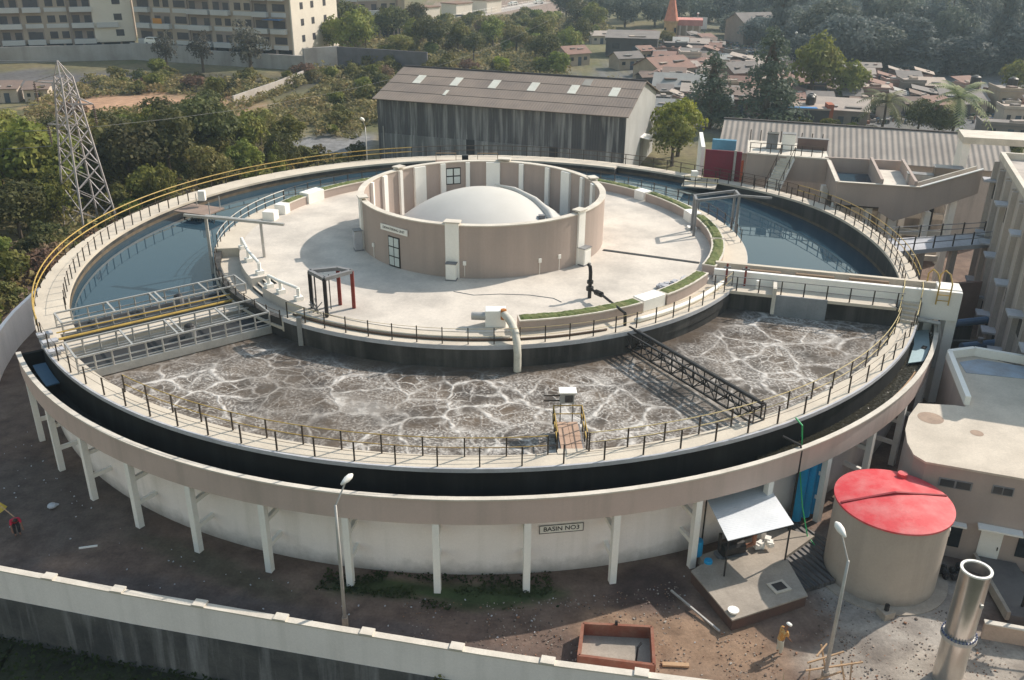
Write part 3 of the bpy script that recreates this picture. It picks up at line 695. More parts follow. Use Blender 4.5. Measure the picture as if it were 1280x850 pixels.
q = MB().box((4.45,-28.4,8.34),(.92,.7,.06)).build('box_roof', M_WPAINT, None); q.parent = cb
q = MB().box((4.5,-28.665,7.98),(.42,.02,.4)).build('display', M_GLASS, None); q.parent = cb
for z in (7.75,8.05): MB().bar((3.2,-28.4,z),(4.1,-28.4,z),.06).build('bracket', M_POST, t)

# ------------------------------------------------------------------ clarifier bridges (west)
DB = Vector((.816,.578,0)); NB = Vector((-.578,.816,0))
def bridge(label, p0, L, w, deckmat, girder, z=6.5, rails=M_GALV, gh=1.0):
    p0 = Vector(p0); t = thing('access_bridge', label, 'bridge', p0+DB*L/2+Vector((0,0,z)))
    MB().hexa([*(q+Vector((0,0,z-.25)) for q in (p0-NB*w/2, p0-NB*w/2+DB*L, p0+NB*w/2+DB*L, p0+NB*w/2)), *(q+Vector((0,0,z-.06)) for q in (p0-NB*w/2, p0-NB*w/2+DB*L, p0+NB*w/2+DB*L, p0+NB*w/2))]).build('deck', deckmat, t)
    for s in (-1,1):
        e = p0+NB*s*w/2
        MB().bar(e+Vector((0,0,z-.2)), e+DB*L+Vector((0,0,z-.2)), .16, .5).build('girder', girder, t)
        MB().bar(e+Vector((0,0,z+gh)), e+DB*L+Vector((0,0,z+gh)), .105, .10).build('top_rail', rails, t)
        MB().bar(e+Vector((0,0,z+gh*.5)), e+DB*L+Vector((0,0,z+gh*.5)), .07, .07).build('mid_rail', rails, t)
        MB().bar(e+Vector((0,0,z+.18)), e+DB*L+Vector((0,0,z+.18)), .06, .06).build('toe_rail', rails, t)
        n = 12
        for i in range(n+1): q = e+DB*(L*i/n); MB().bar(q+Vector((0,0,z-.05)), q+Vector((0,0,z+gh)), .09).build('post', rails, t)
    for f in (0,.27,.5,.53,.78,1): q = p0+DB*(L*f); MB().bar(q-NB*w/2+Vector((0,0,z+gh)), q+NB*w/2+Vector((0,0,z+gh)), .11,.09).build('tie', rails, t)
    return t
GRATE = mat('grating', (.035,.035,.037), .7, (.02,.02,.022), .9, .8, bump=0)
bridge('northern access bridge with light steel rails over the still clarifier water', (-27.0,-16.6,0), 12.0, 2.0, GRATE, M_GREY)
bridge('southern access bridge with light steel rails beside the foaming water', (-24.3,-21.4,0), 11.8, 2.7, GRATE, M_GALV)
t = thing('pump_motor', 'round grey motor standing on the southern access bridge', 'motor', (-18.6,-17.2,6.5)); MB().tube([(-18.6,-17.2,6.44),(-18.6,-17.2,7.2)],.35,12).build('body', M_GREY, t); MB().sphere((-18.6,-17.2,7.2),.33,12,6,.6,0).build('cap', M_BLACK, t)
t = thing('pump_motor', 'small round motor standing on the northern access bridge', 'motor', (-20.9,-11.9,6.5)); MB().tube([(-20.9,-11.9,6.44),(-20.9,-11.9,7.1)],.33,12).build('body', M_GREY, t); MB().sphere((-20.9,-11.9,7.1),.31,12,6,.6,0).build('cap', M_BLACK, t)
p0 = Vector((-25.7,-19.2,0))
m = MB(); a_ = p0+NB*.35; m.hexa([*(q+Vector((0,0,5.2)) for q in (a_-NB*.55, a_-NB*.55+DB*11.7, a_+NB*.55+DB*11.7, a_+NB*.55)), *(q+Vector((0,0,6.62)) for q in (a_-NB*.55, a_-NB*.55+DB*11.7, a_+NB*.55+DB*11.7, a_+NB*.55))])
tag(m.build('channel_wall', M_WALK), 'pale concrete channel wall between the two access bridges', 'wall')
for k, (off, z, r, lab) in enumerate([(1.25,6.75,.09,'thick yellow pipe between the two access bridges'),(1.75,7.0,.05,'thin yellow pipe along the northern access bridge'),(-.5,6.9,.05,'thin grey pipe along the southern access bridge')]):
    q = p0+NB*off; tag(MB().tube([q+Vector((0,0,z)), q+DB*11.6+Vector((0,0,z))], r, 8).build('pipe', M_YRAIL if k < 2 else M_GALV), lab, 'pipe')
# dividing wall under the southern bridge and its pale girder over the foam
d0 = Vector((-23.5,-22.45,0)); m = MB(); m.hexa([*(q for q in (d0, d0+DB*12, d0+DB*12+NB*.4, d0+NB*.4)), *(q+Vector((0,0,6.42)) for q in (d0, d0+DB*12, d0+DB*12+NB*.4, d0+NB*.4))])
tag(m.build('dividing_wall', mat('girder_concrete',(.44,.42,.40),.8,(.30,.28,.26),.6,.7)), 'grey concrete wall dividing the foaming water from the clarifier by the access bridges', 'wall')
for i, (off, lab) in enumerate([(2.6,'northernmost grey junction box at the outer end of the access bridges'),(1.2,'middle grey junction box at the outer end of the access bridges'),(-.4,'southernmost grey junction box at the outer end of the access bridges')]):
    q = p0+NB*off-DB*.55; t = MB(); t.box((q.x,q.y,6.78),(.9,.5,.14),.62); t.box((q.x,q.y,6.63),(.5,.3,.26),.62); tag(t.build('junction_box', M_RIM), lab, 'junction box')

# ------------------------------------------------------------------ gantries
def gantry(label, P4, ztop, mats, w=.16, over=None):
    t = thing('gantry', label, 'gantry', P4[0], None)
    for p, mm in zip(P4, mats): MB().bar(p, (p[0],p[1],ztop), w).build('post', mm, t)
    m = MB()
    for i in range(len(P4)):
        a, b = P4[i], P4[(i+1) % len(P4)]
        if len(P4) == 2 and i: break
        m.bar((a[0],a[1],ztop), (b[0],b[1],ztop), w*1.05)
    if over: m.bar(over[0], over[1], w*.9)
    m.build('top_frame', M_GREY if mats[0] is not M_GALV else M_GALV, t); return t
t = gantry('lifting frame with two red and two black posts by the front rim', [(-8.45,-15.1,ZF),(-9.43,-14.54,ZF),(-11.17,-15.08,ZF),(-10.0,-16.5,ZF)], 10.1, [M_REDST,M_REDST,M_BLACK,M_BLACK], .22)
m = MB()
for x, y in ((-10.9,-14.95),(-10.2,-15.6),(-9.9,-15.4),(-10.8,-15.6)): m.bar((x,y,7.6),(x,y,10.0),.06)
m.build('hanging_rods', M_BLACK, t)
m = MB()
for i in range(9):
    a_ = (-10.6+random.uniform(-.6,.6), -16.2+random.uniform(-.8,.5), 7.6+random.uniform(0,.3)); b_ = (a_[0]+random.uniform(-.8,.8), a_[1]+random.uniform(-.9,.6), 7.7+random.uniform(.2,1.0)); m.bar(a_, b_, .06)
tag(m.build('scrap_poles', M_GREY), 'tangle of thin poles leaning at the foot of the red and black frame', 'poles')
tag(MB().bar((-11.6,-17.45,5.9),(-11.6,-17.45,7.9),.3).build('outlet_post', mat('grey_post',(.32,.31,.30),.8)), 'square grey post standing in the dark water below the red and black frame', 'post')
gantry('light steel lifting frame on the west rim over the clarifier', [(-16.46,-5.0,ZF),(-20.9,-3.6,5.6)], 10.3, [M_GALV,M_GALV], .2, ((-22.6,-3.3,10.3),(-14.6,-5.7,10.3)))
t = gantry('grey lifting frame over the east planters and the clear water', [(17.25,.1,ZF),(17.4,1.6,ZF),(21.15,3.1,5.6),(21.1,1.6,5.6)], 10.5, [M_GREY,M_GREY,M_GREY,M_GREY], .18, ((21.1,1.6,10.5),(23.6,.9,10.5)))
tag(MB().box((17.5,2.0,ZF+.1),(.7,.7,.2)).build('footing', M_WPAINT), 'small square white footing beside the grey lifting frame', 'footing')

# far landings
t = thing('landing', 'small steel landing with a white box on the northwest rim of the clarifier', 'landing', (-25.5,11,6.4))
MB().box((-26.0,11.2,6.42),(3.6,2.6,.12),-.4).build('deck', mat('rusty_deck',(.30,.22,.18),.8), t)
m = MB()
for i in range(5): m.bar((-27.4+i*.75,12-i*.32,6.3),(-27.2+i*.75,10.2-i*.3,5.6),.07); m.bar((-24.6+.1*i,9.6+.5*i,5.7),(-25.4,11-.2*i,6.3),.06)
m.build('brackets', M_BLACK, t)
for x, y in ((-24.6,9.6),(-24.2,11.6),(-26.6,12.6)): MB().box((x,y,7.0),(.07,.07,1.2)).build('post', M_GALV, t)
MB().box((-25.9,12.2,7.5),(.6,.5,.9)).build('white_box', M_WPAINT, t)
t = thing('landing', 'pair of small steel landings with rusty rails on the far rim before the warehouse', 'landing', (-2,30.5,6.4))
for x in (-4.0,.6):
    MB().box((x,30.0,6.45),(2.4,1.2,.1)).build('deck', mat('rusty_deck',(.30,.22,.18),.8), t)
    for dx in (-1.1,1.1): MB().box((x+dx,29.5,7.0),(.06,.06,1.1)).build('post', M_WOOD, t)
    MB().bar((x-1.1,29.5,7.5),(x+1.1,29.5,7.5),.08).build('rail', M_WOOD, t)
MB().box((-1.9,30,6.9),(.7,.6,.6)).build('motor', M_BLACK, t)
t = thing('landing', 'small landing with a white box and pale rails by the maroon panel', 'landing', (22,20.5,6.4))
MB().box((22.3,20.3,6.45),(3.4,2.4,.12),-.35).build('deck', M_WALK, t)
for dx in (-1.6,-.5,.6,1.6): MB().box((22.1+dx,19.2-dx*.3,7.0),(.07,.07,1.1)).build('post', M_POST, t)
for z in (7.5,7.0): MB().bar((20.5,19.7,z),(23.8,18.6,z),.07).build('rail', M_YPALE, t)
MB().box((21.8,20.9,7.3),(.6,.5,.9)).build('white_box', M_WPAINT, t)

# ------------------------------------------------------------------ eastern channel bridge
F0 = Vector((16.5,-10.05,0)); F1 = Vector((32.2,-14.85,0)); dE = (F1-F0).normalized(); nE = Vector((-dE.y, dE.x, 0)); LE = (F1-F0).length
def slab(p, L, w0, w1, z0, z1):
    m = MB(); q = [p+nE*w0, p+nE*w0+dE*L, p+nE*w1+dE*L, p+nE*w1]
    m.hexa([*(a+Vector((0,0,z0)) for a in q), *(a+Vector((0,0,z1)) for a in q)]); return m
t = thing('channel_bridge', 'white concrete channel bridge with a lower walkway joining the platform to the basin rim', 'bridge', F0+dE*LE/2+Vector((0,0,7)))
slab(F0, LE, 0, .35, 6.3, 8.38).build('front_wall', M_WPAINT, t, bevel=.03)
slab(F0, LE-1.5, 1.45, 1.8, 5.4, 8.42).build('back_wall', M_WALK, t)
slab(F0, LE, .35, 1.45, 6.3, 7.9).build('channel_bed', mat('brown_sludge',(.16,.115,.08),.7), t)
slab(F0+dE*(LE-1.5), 1.5, .34, 1.8, 6.3, 8.44).build('end_block', M_WPAINT, t, bevel=.03)
slab(F0, LE-4.2, -1.55, 0, 7.25, 7.46).build('walkway', M_WALK, t)
for k in range(3): slab(F0+dE*(2+k*3.6), 2.6, .45+.12*k, .75+.1*k, 7.9, 8.42).build('sluice_board', mat('brown_sludge2',(.22,.15,.10),.8), t)
m = slab(F0, LE-4.0, -1.2, -.8, 0, 7.25); m.build('dark_wall', M_WET, t)
slab(F0+dE*4.2, 3.6, -1.62, -1.5, 5.3, 7.5).build('baffle', M_BAFFLE, t)
slab(F0+dE*4.15, .25, -1.7, -.05, 6.1, 8.0).build('stub_wall', M_CREAM, t)
for i in range(9):
    q = F0+dE*(.2+i*1.5)-nE*1.45; MB().bar(q+Vector((0,0,7.45)), q+Vector((0,0,8.5)), .07).build('post', M_POST, t)
for z in (8.48,7.98): MB().bar(F0-nE*1.45+Vector((0,0,z)), F0-nE*1.45+dE*12.6+Vector((0,0,z)), .045).build('rail', M_GREY, t)
for k, (u, v, w) in enumerate([(LE-.42,.5,.75),(LE-1.7,1.1,.6)]):
    q = F0+dE*u+nE*v; MB().box((q.x,q.y,3.15),(w,w,6.3)).build('column', M_WPAINT, t)
q = F0+dE*(LE-.9)-nE*1.2; MB().tube([F0+dE*(LE-2.6)-nE*.5+Vector((0,0,6.4)), F0+dE*(LE-1.2)-nE*.6+Vector((0,0,6.3)), F0+dE*(LE-1.0)-nE*.6+Vector((0,0,5.2)), F0+dE*(LE-1.0)-nE*.6+Vector((0,0,3.0))],.16,8).build('pipe', M_GALV, t)
# standpipes on the walkway
for u, lab in ((.9,'maroon standpipe at the platform end of the channel bridge'),(2.2,'maroon standpipe with a valve wheel on the channel bridge')):
    q = F0+dE*u-nE*.3; t2 = thing('standpipe', lab, 'pipe', (q.x,q.y,7.46)); MB().bar((q.x,q.y,7.46),(q.x,q.y,9.0 if u < 1 else 8.9),.12).build('pipe', M_REDST, t2)
    MB().box((q.x,q.y,8.7),(.5,.14,.14)).build('valve', M_GREY, t2)
q = F0+dE*3.1-nE*.55; tag(MB().tube([(q.x,q.y,7.46),(q.x,q.y,8.05)],.13,10).build('white_bollard', M_WPAINT), 'short white bollard on the channel bridge walkway', 'bollard')
# stair from the rim walkway up to the channel bridge
t = thing('stair', 'short concrete stair with rails from the front walkway up to the channel bridge', 'stairs', pol(32.3,-27,ZW))
for i in range(5): MB().arc(31.75,33.0,6.2,6.5+.19*(i+1),-28.6+.62*i,-25.4,.3).build('tread', M_WALK, t)
MB().arc(31.4,33.1,6.2,7.46,-25.4,-22.8,.5).build('landing', M_GREY, t)
for r in (31.78,32.95):
    for a, z in ((-28.6,6.6),(-27.2,7.1),(-25.8,7.46),(-23.2,7.46)): MB().bar(pol(r,a,z),pol(r,a,z+1.05),.06).build('post', M_POST, t)
    MB().tube([pol(r,-30,7.5),pol(r,-28.6,7.62),pol(r,-25.8,8.5),pol(r,-23.2,8.5)],.035,6).build('rail', M_YPALE, t)
t = thing('ladder', 'yellow arched ladder rails at the outer end of the channel bridge', 'ladder', (31.2,-13.4,8.5))
for dx in (0,.75): 
    m = MB(); m.tube([(30.6+dx,-14.6-dx*.3,7.5),(30.6+dx,-14.6-dx*.3,9.0),(30.65+dx,-14.0-dx*.3,9.5),(30.7+dx,-13.2-dx*.3,9.5),(30.75+dx,-12.6-dx*.3,9.0),(30.75+dx,-12.6-dx*.3,7.0)],.05,6); m.build('stile', M_YRAIL, t)
m = MB()
for z in (7.8,8.2,8.6): m.bar((30.6,-14.6,z),(31.35,-14.82,z),.05)
m.build('rung', M_YRAIL, t)
# pale sheet and muck in the launder
m = MB(); m.prism([pol(33.0,-24.5)[:2],pol(33.9,-23.6)[:2],pol(34.1,-29)[:2],pol(34.0,-33)[:2],pol(33.2,-34.5)[:2],pol(33.1,-29)[:2]],5.1,5.16)
t = thing('cover_sheet', 'pale blue cover sheet lying over the launder near the channel bridge', 'cover sheet', pol(33.6,-29,5.1)); m.build('sheet', M_TARP, t); MB().box((*pol(33.75,-29.3)[:2],5.19),(.5,.3,.04),.9).build('handle_slot', M_BLACK, t)
tag(MB().arc(33.0,33.75,5.0,5.06,-147,-141).build('blue_board', mat('dull_blue_board',(.10,.20,.30),.6)), 'dull blue board lying in the western end of the launder', 'board')
tag(MB().arc(33.8,34.05,4.36,5.1,-70,-36).build('scum_baffle', M_WOOD), 'brown curved scum board standing in the eastern launder', 'board')

# ------------------------------------------------------------------ red tank
TX, TY = 20.6,-33.05
t = thing('storage_tank', 'round beige storage tank with a bright red roof', 'tank', (TX,TY,0))
MB().lathe([(2.76,0),(2.76,4.42)], (TX,TY,0), 72).build('wall', M_TANK, t, smooth=True)
MB().lathe([(2.74,4.40),(2.86,4.40),(2.86,4.50),(2.70,4.54),(1.4,4.74),(.02,4.86)], (TX,TY,0), 72).build('roof', M_RED, t, smooth='auto')
m = MB()
for sgn in (-1,1):
    m.bar((TX,TY,4.92),(TX+sgn*2.78,TY+sgn*.25,4.53),.12,.12)
m.build('roof_seam', mat('dark_red_seam',(.28,.02,.03),.5,bump=0), t)
MB().tube([(TX+1.2,TY+1.9,4.6),(TX+1.2,TY+1.9,4.85)],.25,10).build('hatch', M_RED, t)
q = MB(); q.arc(2.77,2.79,3.25,3.62,-30,-8,2,(TX,TY)); q.build('white_panel', M_WPAINT, t)
MB().arc(2.7,3.35,0,.07,0,360,5,(TX,TY)).build('apron', M_SLAB, t)
t = thing('drain_stub', 'small concrete pedestal with a pipe stub at the foot of the red roofed tank', 'pedestal', (19.6,-36.4,0)); MB().box((19.6,-36.4,.2),(.6,.6,.4),.3).build('pedestal', M_SLAB, t); MB().tube([(19.6,-36.4,.4),(19.6,-36.4,.72)],.12,8).build('stub', M_BLACK, t)

# chimney
CX, CY = 20.75,-40.45
t = thing('chimney', 'polished steel chimney stack with an open top and bolted flange beside the tank', 'chimney', (CX,CY,0))
MB().lathe([(.62,0),(.62,2.45)], (CX,CY,0), 40).build('lower_shaft', M_ALU, t, smooth=True)
MB().lathe([(.6,2.6),(.6,6.05),(.53,6.05),(.53,2.7)], (CX,CY,0), 40).build('upper_shaft', M_ALU, t, smooth='auto')
MB().lathe([(.60,2.45),(.74,2.45),(.74,2.62),(.60,2.62)], (CX,CY,0), 40).build('flange', M_GALV, t)
bolt = None
for k in range(28):
    a = 2*PI*k/28; o = MB().box((0,0,0),(.06,.06,.12)).build('bolt', mat('blue_bolts',(.10,.12,.22),.4,bump=0), t) if bolt is None else inst(bolt, 'bolt', (0,0,0), t)
    bolt = bolt or o; o.location = (CX+.7*math.cos(a),CY+.7*math.sin(a),2.66); o.rotation_euler[2] = a
MB().lathe([(.53,6.04),(.64,6.04),(.64,6.12),(.53,6.12)], (CX,CY,0), 40, True).build('rim', M_WPAINT, t)
MB().lathe([(.01,5.55),(.53,5.55)], (CX,CY,0), 30).build('baffle', mat('sooty_brown',(.16,.12,.10),.9), t)
MB().box((CX+.25,CY-.58,4.6),(.12,.1,.16)).build('bracket', M_GALV, t)

# ------------------------------------------------------------------ street lamps
def lamp(label, x, y, z, h, hd, r=.09, head=.5, rise=1.0):
    t = thing('street_lamp', label, 'street lamp', (x,y,z), None); hx, hy = hd
    MB().tube([(x,y,z),(x,y,z+h*.6),(x,y,z+h)],[r*1.1,r,r*.7],8).build('pole', M_GALV, t, smooth=True)
    MB().tube([(x,y,z+h-.05),(x+hx*.9,y+hy*.9,z+h+rise*.9)],r*.45,8).build('arm', M_GALV, t)
    d = Vector((hx,hy,.25)).normalized(); m = MB(); c = Vector((x+hx,y+hy,z+h+rise))
    m.tube([c-d*head, c-d*head*.5, c, c+d*head*.6, c+d*head],[.05,head*.30,head*.42,head*.38,head*.12],12); m.build('lantern', M_WPAINT, t, smooth=True)
    MB().box((x,y,z+.3),(r*3,r*3,.6)).build('base', M_SLAB, t)
lamp('tall street lamp behind the boundary wall in front of the basin', -6.6,-36.6,0,6.95,(.5,.55), .085,.36, 1.0)
lamp('tall street lamp beside the person and the red roofed tank', 15.16,-40.5,0,6.65,(-.2,.8), .085,.40, 1.0)
lamp('small street lamp on the far rim of the clarifier before the warehouse', -13.2,33.3,3.0,6.6,(-.2,-.4), .07,.45, .9)

# ------------------------------------------------------------------ sump slab, awning and clutter
t = thing('sump_slab', 'raised concrete sump slab with a square hatch beside the red roofed tank', 'slab', (12.8,-34.6,0))
MB().prism([(10.6,-33.7),(11.8,-37.25),(15.9,-35.6),(15.7,-32.2),(11.6,-32.9)],0,.62).build('slab', mat('sump_side',(.13,.075,.06),.9,(.08,.06,.055),.9,.8), t)  # brick sides coloured darker to carry the shade on them
MB().prism([(10.57,-33.66),(11.77,-37.3),(15.94,-35.63),(15.75,-32.15),(11.6,-32.85)],.62,.7).build('slab_top', M_SLAB, t)
hb = MB().box((14.7,-35.0,.73),(.95,.8,.06),.35).build('hatch_frame', M_WALK, t); q = MB().box((14.7,-35.0,.77),(.6,.5,.03),.35).build('hatch', M_BLACK, None); q.parent = hb
t = MB(); t.prism([(11.3,-32.2),(16.4,-29.8),(18.0,-30.6),(15.8,-32.4),(11.8,-33.6)],0,.5); tag(t.build('pump_plinth', M_SLAB), 'low concrete plinth under the zinc awning', 'plinth')
t = MB(); t.arc(2.8,5.2,.02,.3,128,200,6,(TX,TY)); tag(t.build('grated_drain', mat('iron_grating',(.15,.14,.14),.7,(.08,.08,.08),.8,.8,wave=((.9,.4,0),.35,.1))), 'grey grated drain cover between the awning and the round tank', 'drain cover')
AW = [(11.55,-30.95,3.55),(15.1,-29.6,3.55),(15.75,-33.0,3.0),(12.05,-34.3,3.0)]
t = thing('awning', 'sloping zinc sheet awning on thin posts under the edge of the launder', 'awning', (13.6,-32,0))
m = MB(); m.hexa([*AW, *[(a,b,c+.04) for a,b,c in AW]]); m.build('roof_sheet', M_SHEET, t)
for x, y, z in ((12.15,-34.1,3.0),(15.65,-32.85,3.0),(15.0,-29.9,3.5),(11.7,-31.1,3.5)): MB().bar((x,y,.2),(x,y,z-.03),.07).build('post', M_BLACK, t)
m = MB(); m.bar((12.05,-34.2,2.95),(15.7,-32.95,2.95),.07); m.bar((11.6,-31,3.5),(15.1,-29.7,3.5),.07); m.build('purlin', M_BLACK, t)
for i, (a, lab) in enumerate([(-58.2,'thick blue plastic pipe standing under the launder, nearest the awning'),(-57.0,'thick blue plastic pipe standing between two others under the launder'),(-55.9,'thick blue plastic pipe standing under the launder beside a white leg')]):
    x, y, _ = pol(33.7,a-.4); t = MB(); t.tube([(x,y,.3),(x,y,4.1-.15*i)],.3,14); tag(t.build('blue_pipe', M_BLUE, None, smooth='auto'), lab, 'blue pipe', None)
for i, (x, y, r, lab) in enumerate([(11.2,-32.0,.32,'blue plastic drum under the awning by a white leg'),(11.6,-33.0,.22,'small blue bucket on the ground by the awning post')]):
    t = MB(); t.tube([(x,y,.45),(x,y,.5),(x,y,1.3-.5*i),(x,y,1.36-.5*i)],[r*.92,r,r,r*.9],14); tag(t.build('plastic_drum', M_BLUE), lab, 'drum')
t = thing('pump_set', 'dark pump set with pipes standing in the shade under the awning', 'pump', (13.0,-32.3,.5))
MB().tube([(12.4,-32.4,1.0),(13.6,-32.0,1.0)],.4,12).build('motor', M_BLACK, t); MB().box((13.0,-32.2,.6),(1.6,.8,.2),.3).build('bed', M_GREY, t)
MB().tube([(13.7,-32.1,1.0),(14.2,-32.0,1.1),(14.2,-32.0,1.9)],.12,8).build('outlet', mat('rusty_pipe_paint',(.35,.16,.10),.7), t)
MB().tube([(12.2,-32.6,1.2),(12.2,-32.6,2.2)],.1,8).build('riser', M_BLACK, t)
t = MB(); 
for i in range(7): t.box((14.9+random.uniform(-.4,.4),-31.5+random.uniform(-.3,.3),.65+.1*i*.5),(.35,.3,.22),random.random()*3)
tag(t.build('cement_bags', M_WPAINT), 'heap of white bags beside the awning post', 'bags')
tag(MB().tube([(17.1,-28.9,5.75),(17.0,-28.95,6.45),(16.8,-28.4,6.6)],.05,6).tube([(17.12,-28.9,5.72),(17.1,-29.3,4),(17.3,-30.0,2),(17.6,-30.6,.5),(17.9,-31.2,.25),(18.1,-31.5,.2)],.035,6).build('green_hose', mat('green_hose',(.05,.45,.16),.5,bump=0)), 'bright green hose hanging over the launder down to the ground', 'hose')
tag(MB().tube([(15.9,-29.3,6.0),(16.7,-29.9,5.8),(16.75,-30.0,5.5),(16.75,-30.05,.3)],.07,8).build('black_downpipe', M_BLACK), 'black pipe running over the launder wall down to the ground', 'pipe')
tag(MB().bar((9.4,-34.6,.25),(11.2,-37.4,.12),.09).build('scaffold_pole', M_GALV), 'thin grey pole lying on the ground beside the sump slab', 'pole')
tag(MB().tube([(11.95,-36.75,.72),(11.95,-36.75,.86)],[.22,.28],12).build('wash_basin', M_WPAINT), 'small white bowl on the corner of the sump slab', 'bowl')

# brick bin by the wall
t = thing('brick_bin', 'open rectangular brick bin with low red walls beside the boundary wall', 'bin', (6.1,-38.7,0))
bc = [(4.25,-39.5),(7.55,-40.15),(7.85,-37.75),(4.65,-37.45)]
for i in range(4):
    a_, b_ = Vector((*bc[i],0)), Vector((*bc[(i+1)%4],0)); MB().bar(a_+Vector((0,0,.4)), b_+Vector((0,0,.4)), .14, .8).build('side', M_BRICK, t)
MB().prism([(p[0]*.96+6.1*.04, p[1]*.96-38.7*.04) for p in bc],.02,.12).build('sand', M_SLAB, t)
m = MB(); m.tube([(6.9,-39.3,.1),(7.0,-39.0,.7),(7.2,-38.8,.8)],.05,6); m.build('handle', M_BLACK, t)
MB().bar((6.2,-37.6,.4),(6.2,-37.6,1.0),.12).build('stake', M_BLACK, t)
tag(MB().bar((8.1,-39.4,.08),(9.3,-39.5,.08),.22,.1).build('loose_plank', M_WOOD), 'short loose plank on the earth beside the brick bin', 'plank')

# timber trestle by the lamp
t = thing('timber_trestle', 'rough timber trestle and sticks at the foot of the street lamp', 'trestle', (15.4,-40.2,0))
for s_ in [((14.3,-40.9,.0),(14.5,-40.3,.8)),((16.0,-40.9,0),(15.9,-40.2,.9)),((14.2,-40.6,.75),(16.9,-40.2,.8)),((14.4,-40.2,.8),(16.2,-39.7,.95)),((15.5,-39.7,0),(15.3,-39.3,1.0)),((14.9,-39.9,.9),(15.6,-39.2,.95)),((16.3,-40.6,0),(16.5,-40.0,.7)),((14.7,-40.8,.4),(15.9,-40.4,.45))]:
    MB().bar(s_[0], s_[1], .065).build('timber', M_WOOD, t)
t = MB(); 
for i in range(8): t.sphere((15.6+random.uniform(-.5,.5),-40.9+random.uniform(-.25,.25),.12),random.uniform(.12,.24),7,5,.7)
tag(t.build('rubble_heap', M_RIM), 'little heap of grey rubble under the timber trestle', 'rubble')
# white rubble on the platform
t = MB()
for i in range(46): t.sphere((13.0+random.uniform(-2.0,2.0),-11.1,0),0.01,3,2) if False else t.box((12.2+3.2*(u_:=random.random())+random.uniform(-.2,.2),-12.0+1.9*u_+random.uniform(-.4,.4),ZF+.1+random.random()*.2),(random.uniform(.15,.5),random.uniform(.15,.4),random.uniform(.15,.35)),random.random()*3)
tag(t.build('broken_concrete', M_RIM), 'heap of broken pale concrete behind the southeast planter', 'rubble')


# ------------------------------------------------------------------ warehouse
WA = Vector((-14.5,57.2,0)); WB = Vector((18.2,44.8+.0,0)); WB = Vector((18.2,47.35,0))
dW = (WB-WA).normalized(); WL = 34.9; nW = Vector((-dW.y, dW.x, 0)); WD = 20.0; EH, RH = 8.75, 11.6
dW = Vector((.935,-.354,0)).normalized(); nW = Vector((.354,.935,0)).normalized(); WA = Vector((-14.45,57.2,0))
def Wp(u, v, z): q = WA+dW*u+nW*v; return (q.x, q.y, z)
mat_w = ((dW.x, dW.y, 0), .34, .05)
t = thing('warehouse', 'long weathered grey corrugated warehouse with six pale skylights', 'warehouse', WA+dW*17)
MB().hexa([Wp(0,0,0),Wp(WL,0,0),Wp(WL,.2,0),Wp(0,.2,0),Wp(0,0,EH),Wp(WL,0,EH),Wp(WL,.2,EH),Wp(0,.2,EH)]).build('front_cladding', M_CLAD, t)
MB().hexa([Wp(.4,-.12,0),Wp(WL-.4,-.12,0),Wp(WL-.4,-.005,0),Wp(.4,-.005,0),Wp(.4,-.12,4.0),Wp(WL-.4,-.12,4.0),Wp(WL-.4,-.005,4.0),Wp(.4,-.005,4.0)]).build('lower_cladding', mat('lower_cladding',(.20,.20,.205),.85,(.10,.10,.105),.07,.9,streak=((.46,.46,.455),.8,1.6),fine=.15,wave=(tuple(dW),.34,.012)), t)
for u in (13.2, 24.9): MB().hexa([Wp(u,-.16,0),Wp(u+1.2,-.16,0),Wp(u+1.2,-.125,0),Wp(u,-.125,0),Wp(u,-.16,4.1),Wp(u+1.2,-.16,4.1),Wp(u+1.2,-.125,4.1),Wp(u,-.125,4.1)]).build('sheet_door', M_GLASS if 0 else mat('dark_sheet',(.05,.05,.055),.8), t)
for u in (0, WL-.2):
    m = MB(); n = len(m.v); P = [Wp(u,0.2,0),Wp(u,WD,0),Wp(u,WD,EH),Wp(u,WD/2,RH-.1),Wp(u,.2,EH)]; Q = [Wp(u+.2,0.2,0),Wp(u+.2,WD,0),Wp(u+.2,WD,EH),Wp(u+.2,WD/2,RH-.1),Wp(u+.2,.2,EH)]
    m.v = P+Q; m.f = [(0,1,2,3,4),(9,8,7,6,5)]+[(i,i+5,(i+1)%5+5,(i+1)%5) for i in range(5)]; m.build('gable_wall', M_GABLE, t)
MB().hexa([Wp(0,WD-.2,0),Wp(WL,WD-.2,0),Wp(WL,WD,0),Wp(0,WD,0),Wp(0,WD-.2,EH),Wp(WL,WD-.2,EH),Wp(WL,WD,EH),Wp(0,WD,EH)]).build('rear_wall', M_GABLE, t)
RFM = mat('asbestos_roof2',(.255,.205,.172),.9,(.18,.148,.132),.22,.85,fine=.12,wave=(tuple(dW),.4,.012))
def slope(v0, v1, z0, z1, nm, mt, u0=-.4, u1=WL+.4, dz=.08):
    return MB().hexa([Wp(u0,v0,z0),Wp(u1,v0,z0),Wp(u1,v1,z1),Wp(u0,v1,z1),Wp(u0,v0,z0+dz),Wp(u1,v0,z0+dz),Wp(u1,v1,z1+dz),Wp(u0,v1,z1+dz)]).build(nm, mt, t)
NS = 4
for i in range(NS):   # overlapping sheet courses
    f0, f1 = i/NS-.012, (i+1)/NS
    zz = lambda f: EH-.1+(RH-EH+.1)*f
    slope(-.5+(WD/2+.5)*f0, -.5+(WD/2+.5)*f1, zz(f0)+.03, zz(f1)-.03, 'roof_course', RFM)
slope(WD+.5, WD/2, EH-.1, RH, 'rear_roof', RFM)
MB().tube([Wp(-.4,WD/2,RH+.06),Wp(WL+.4,WD/2,RH+.06)],.17,8).build('ridge_cap', mat('dark_ridge',(.07,.06,.06),.8), t)
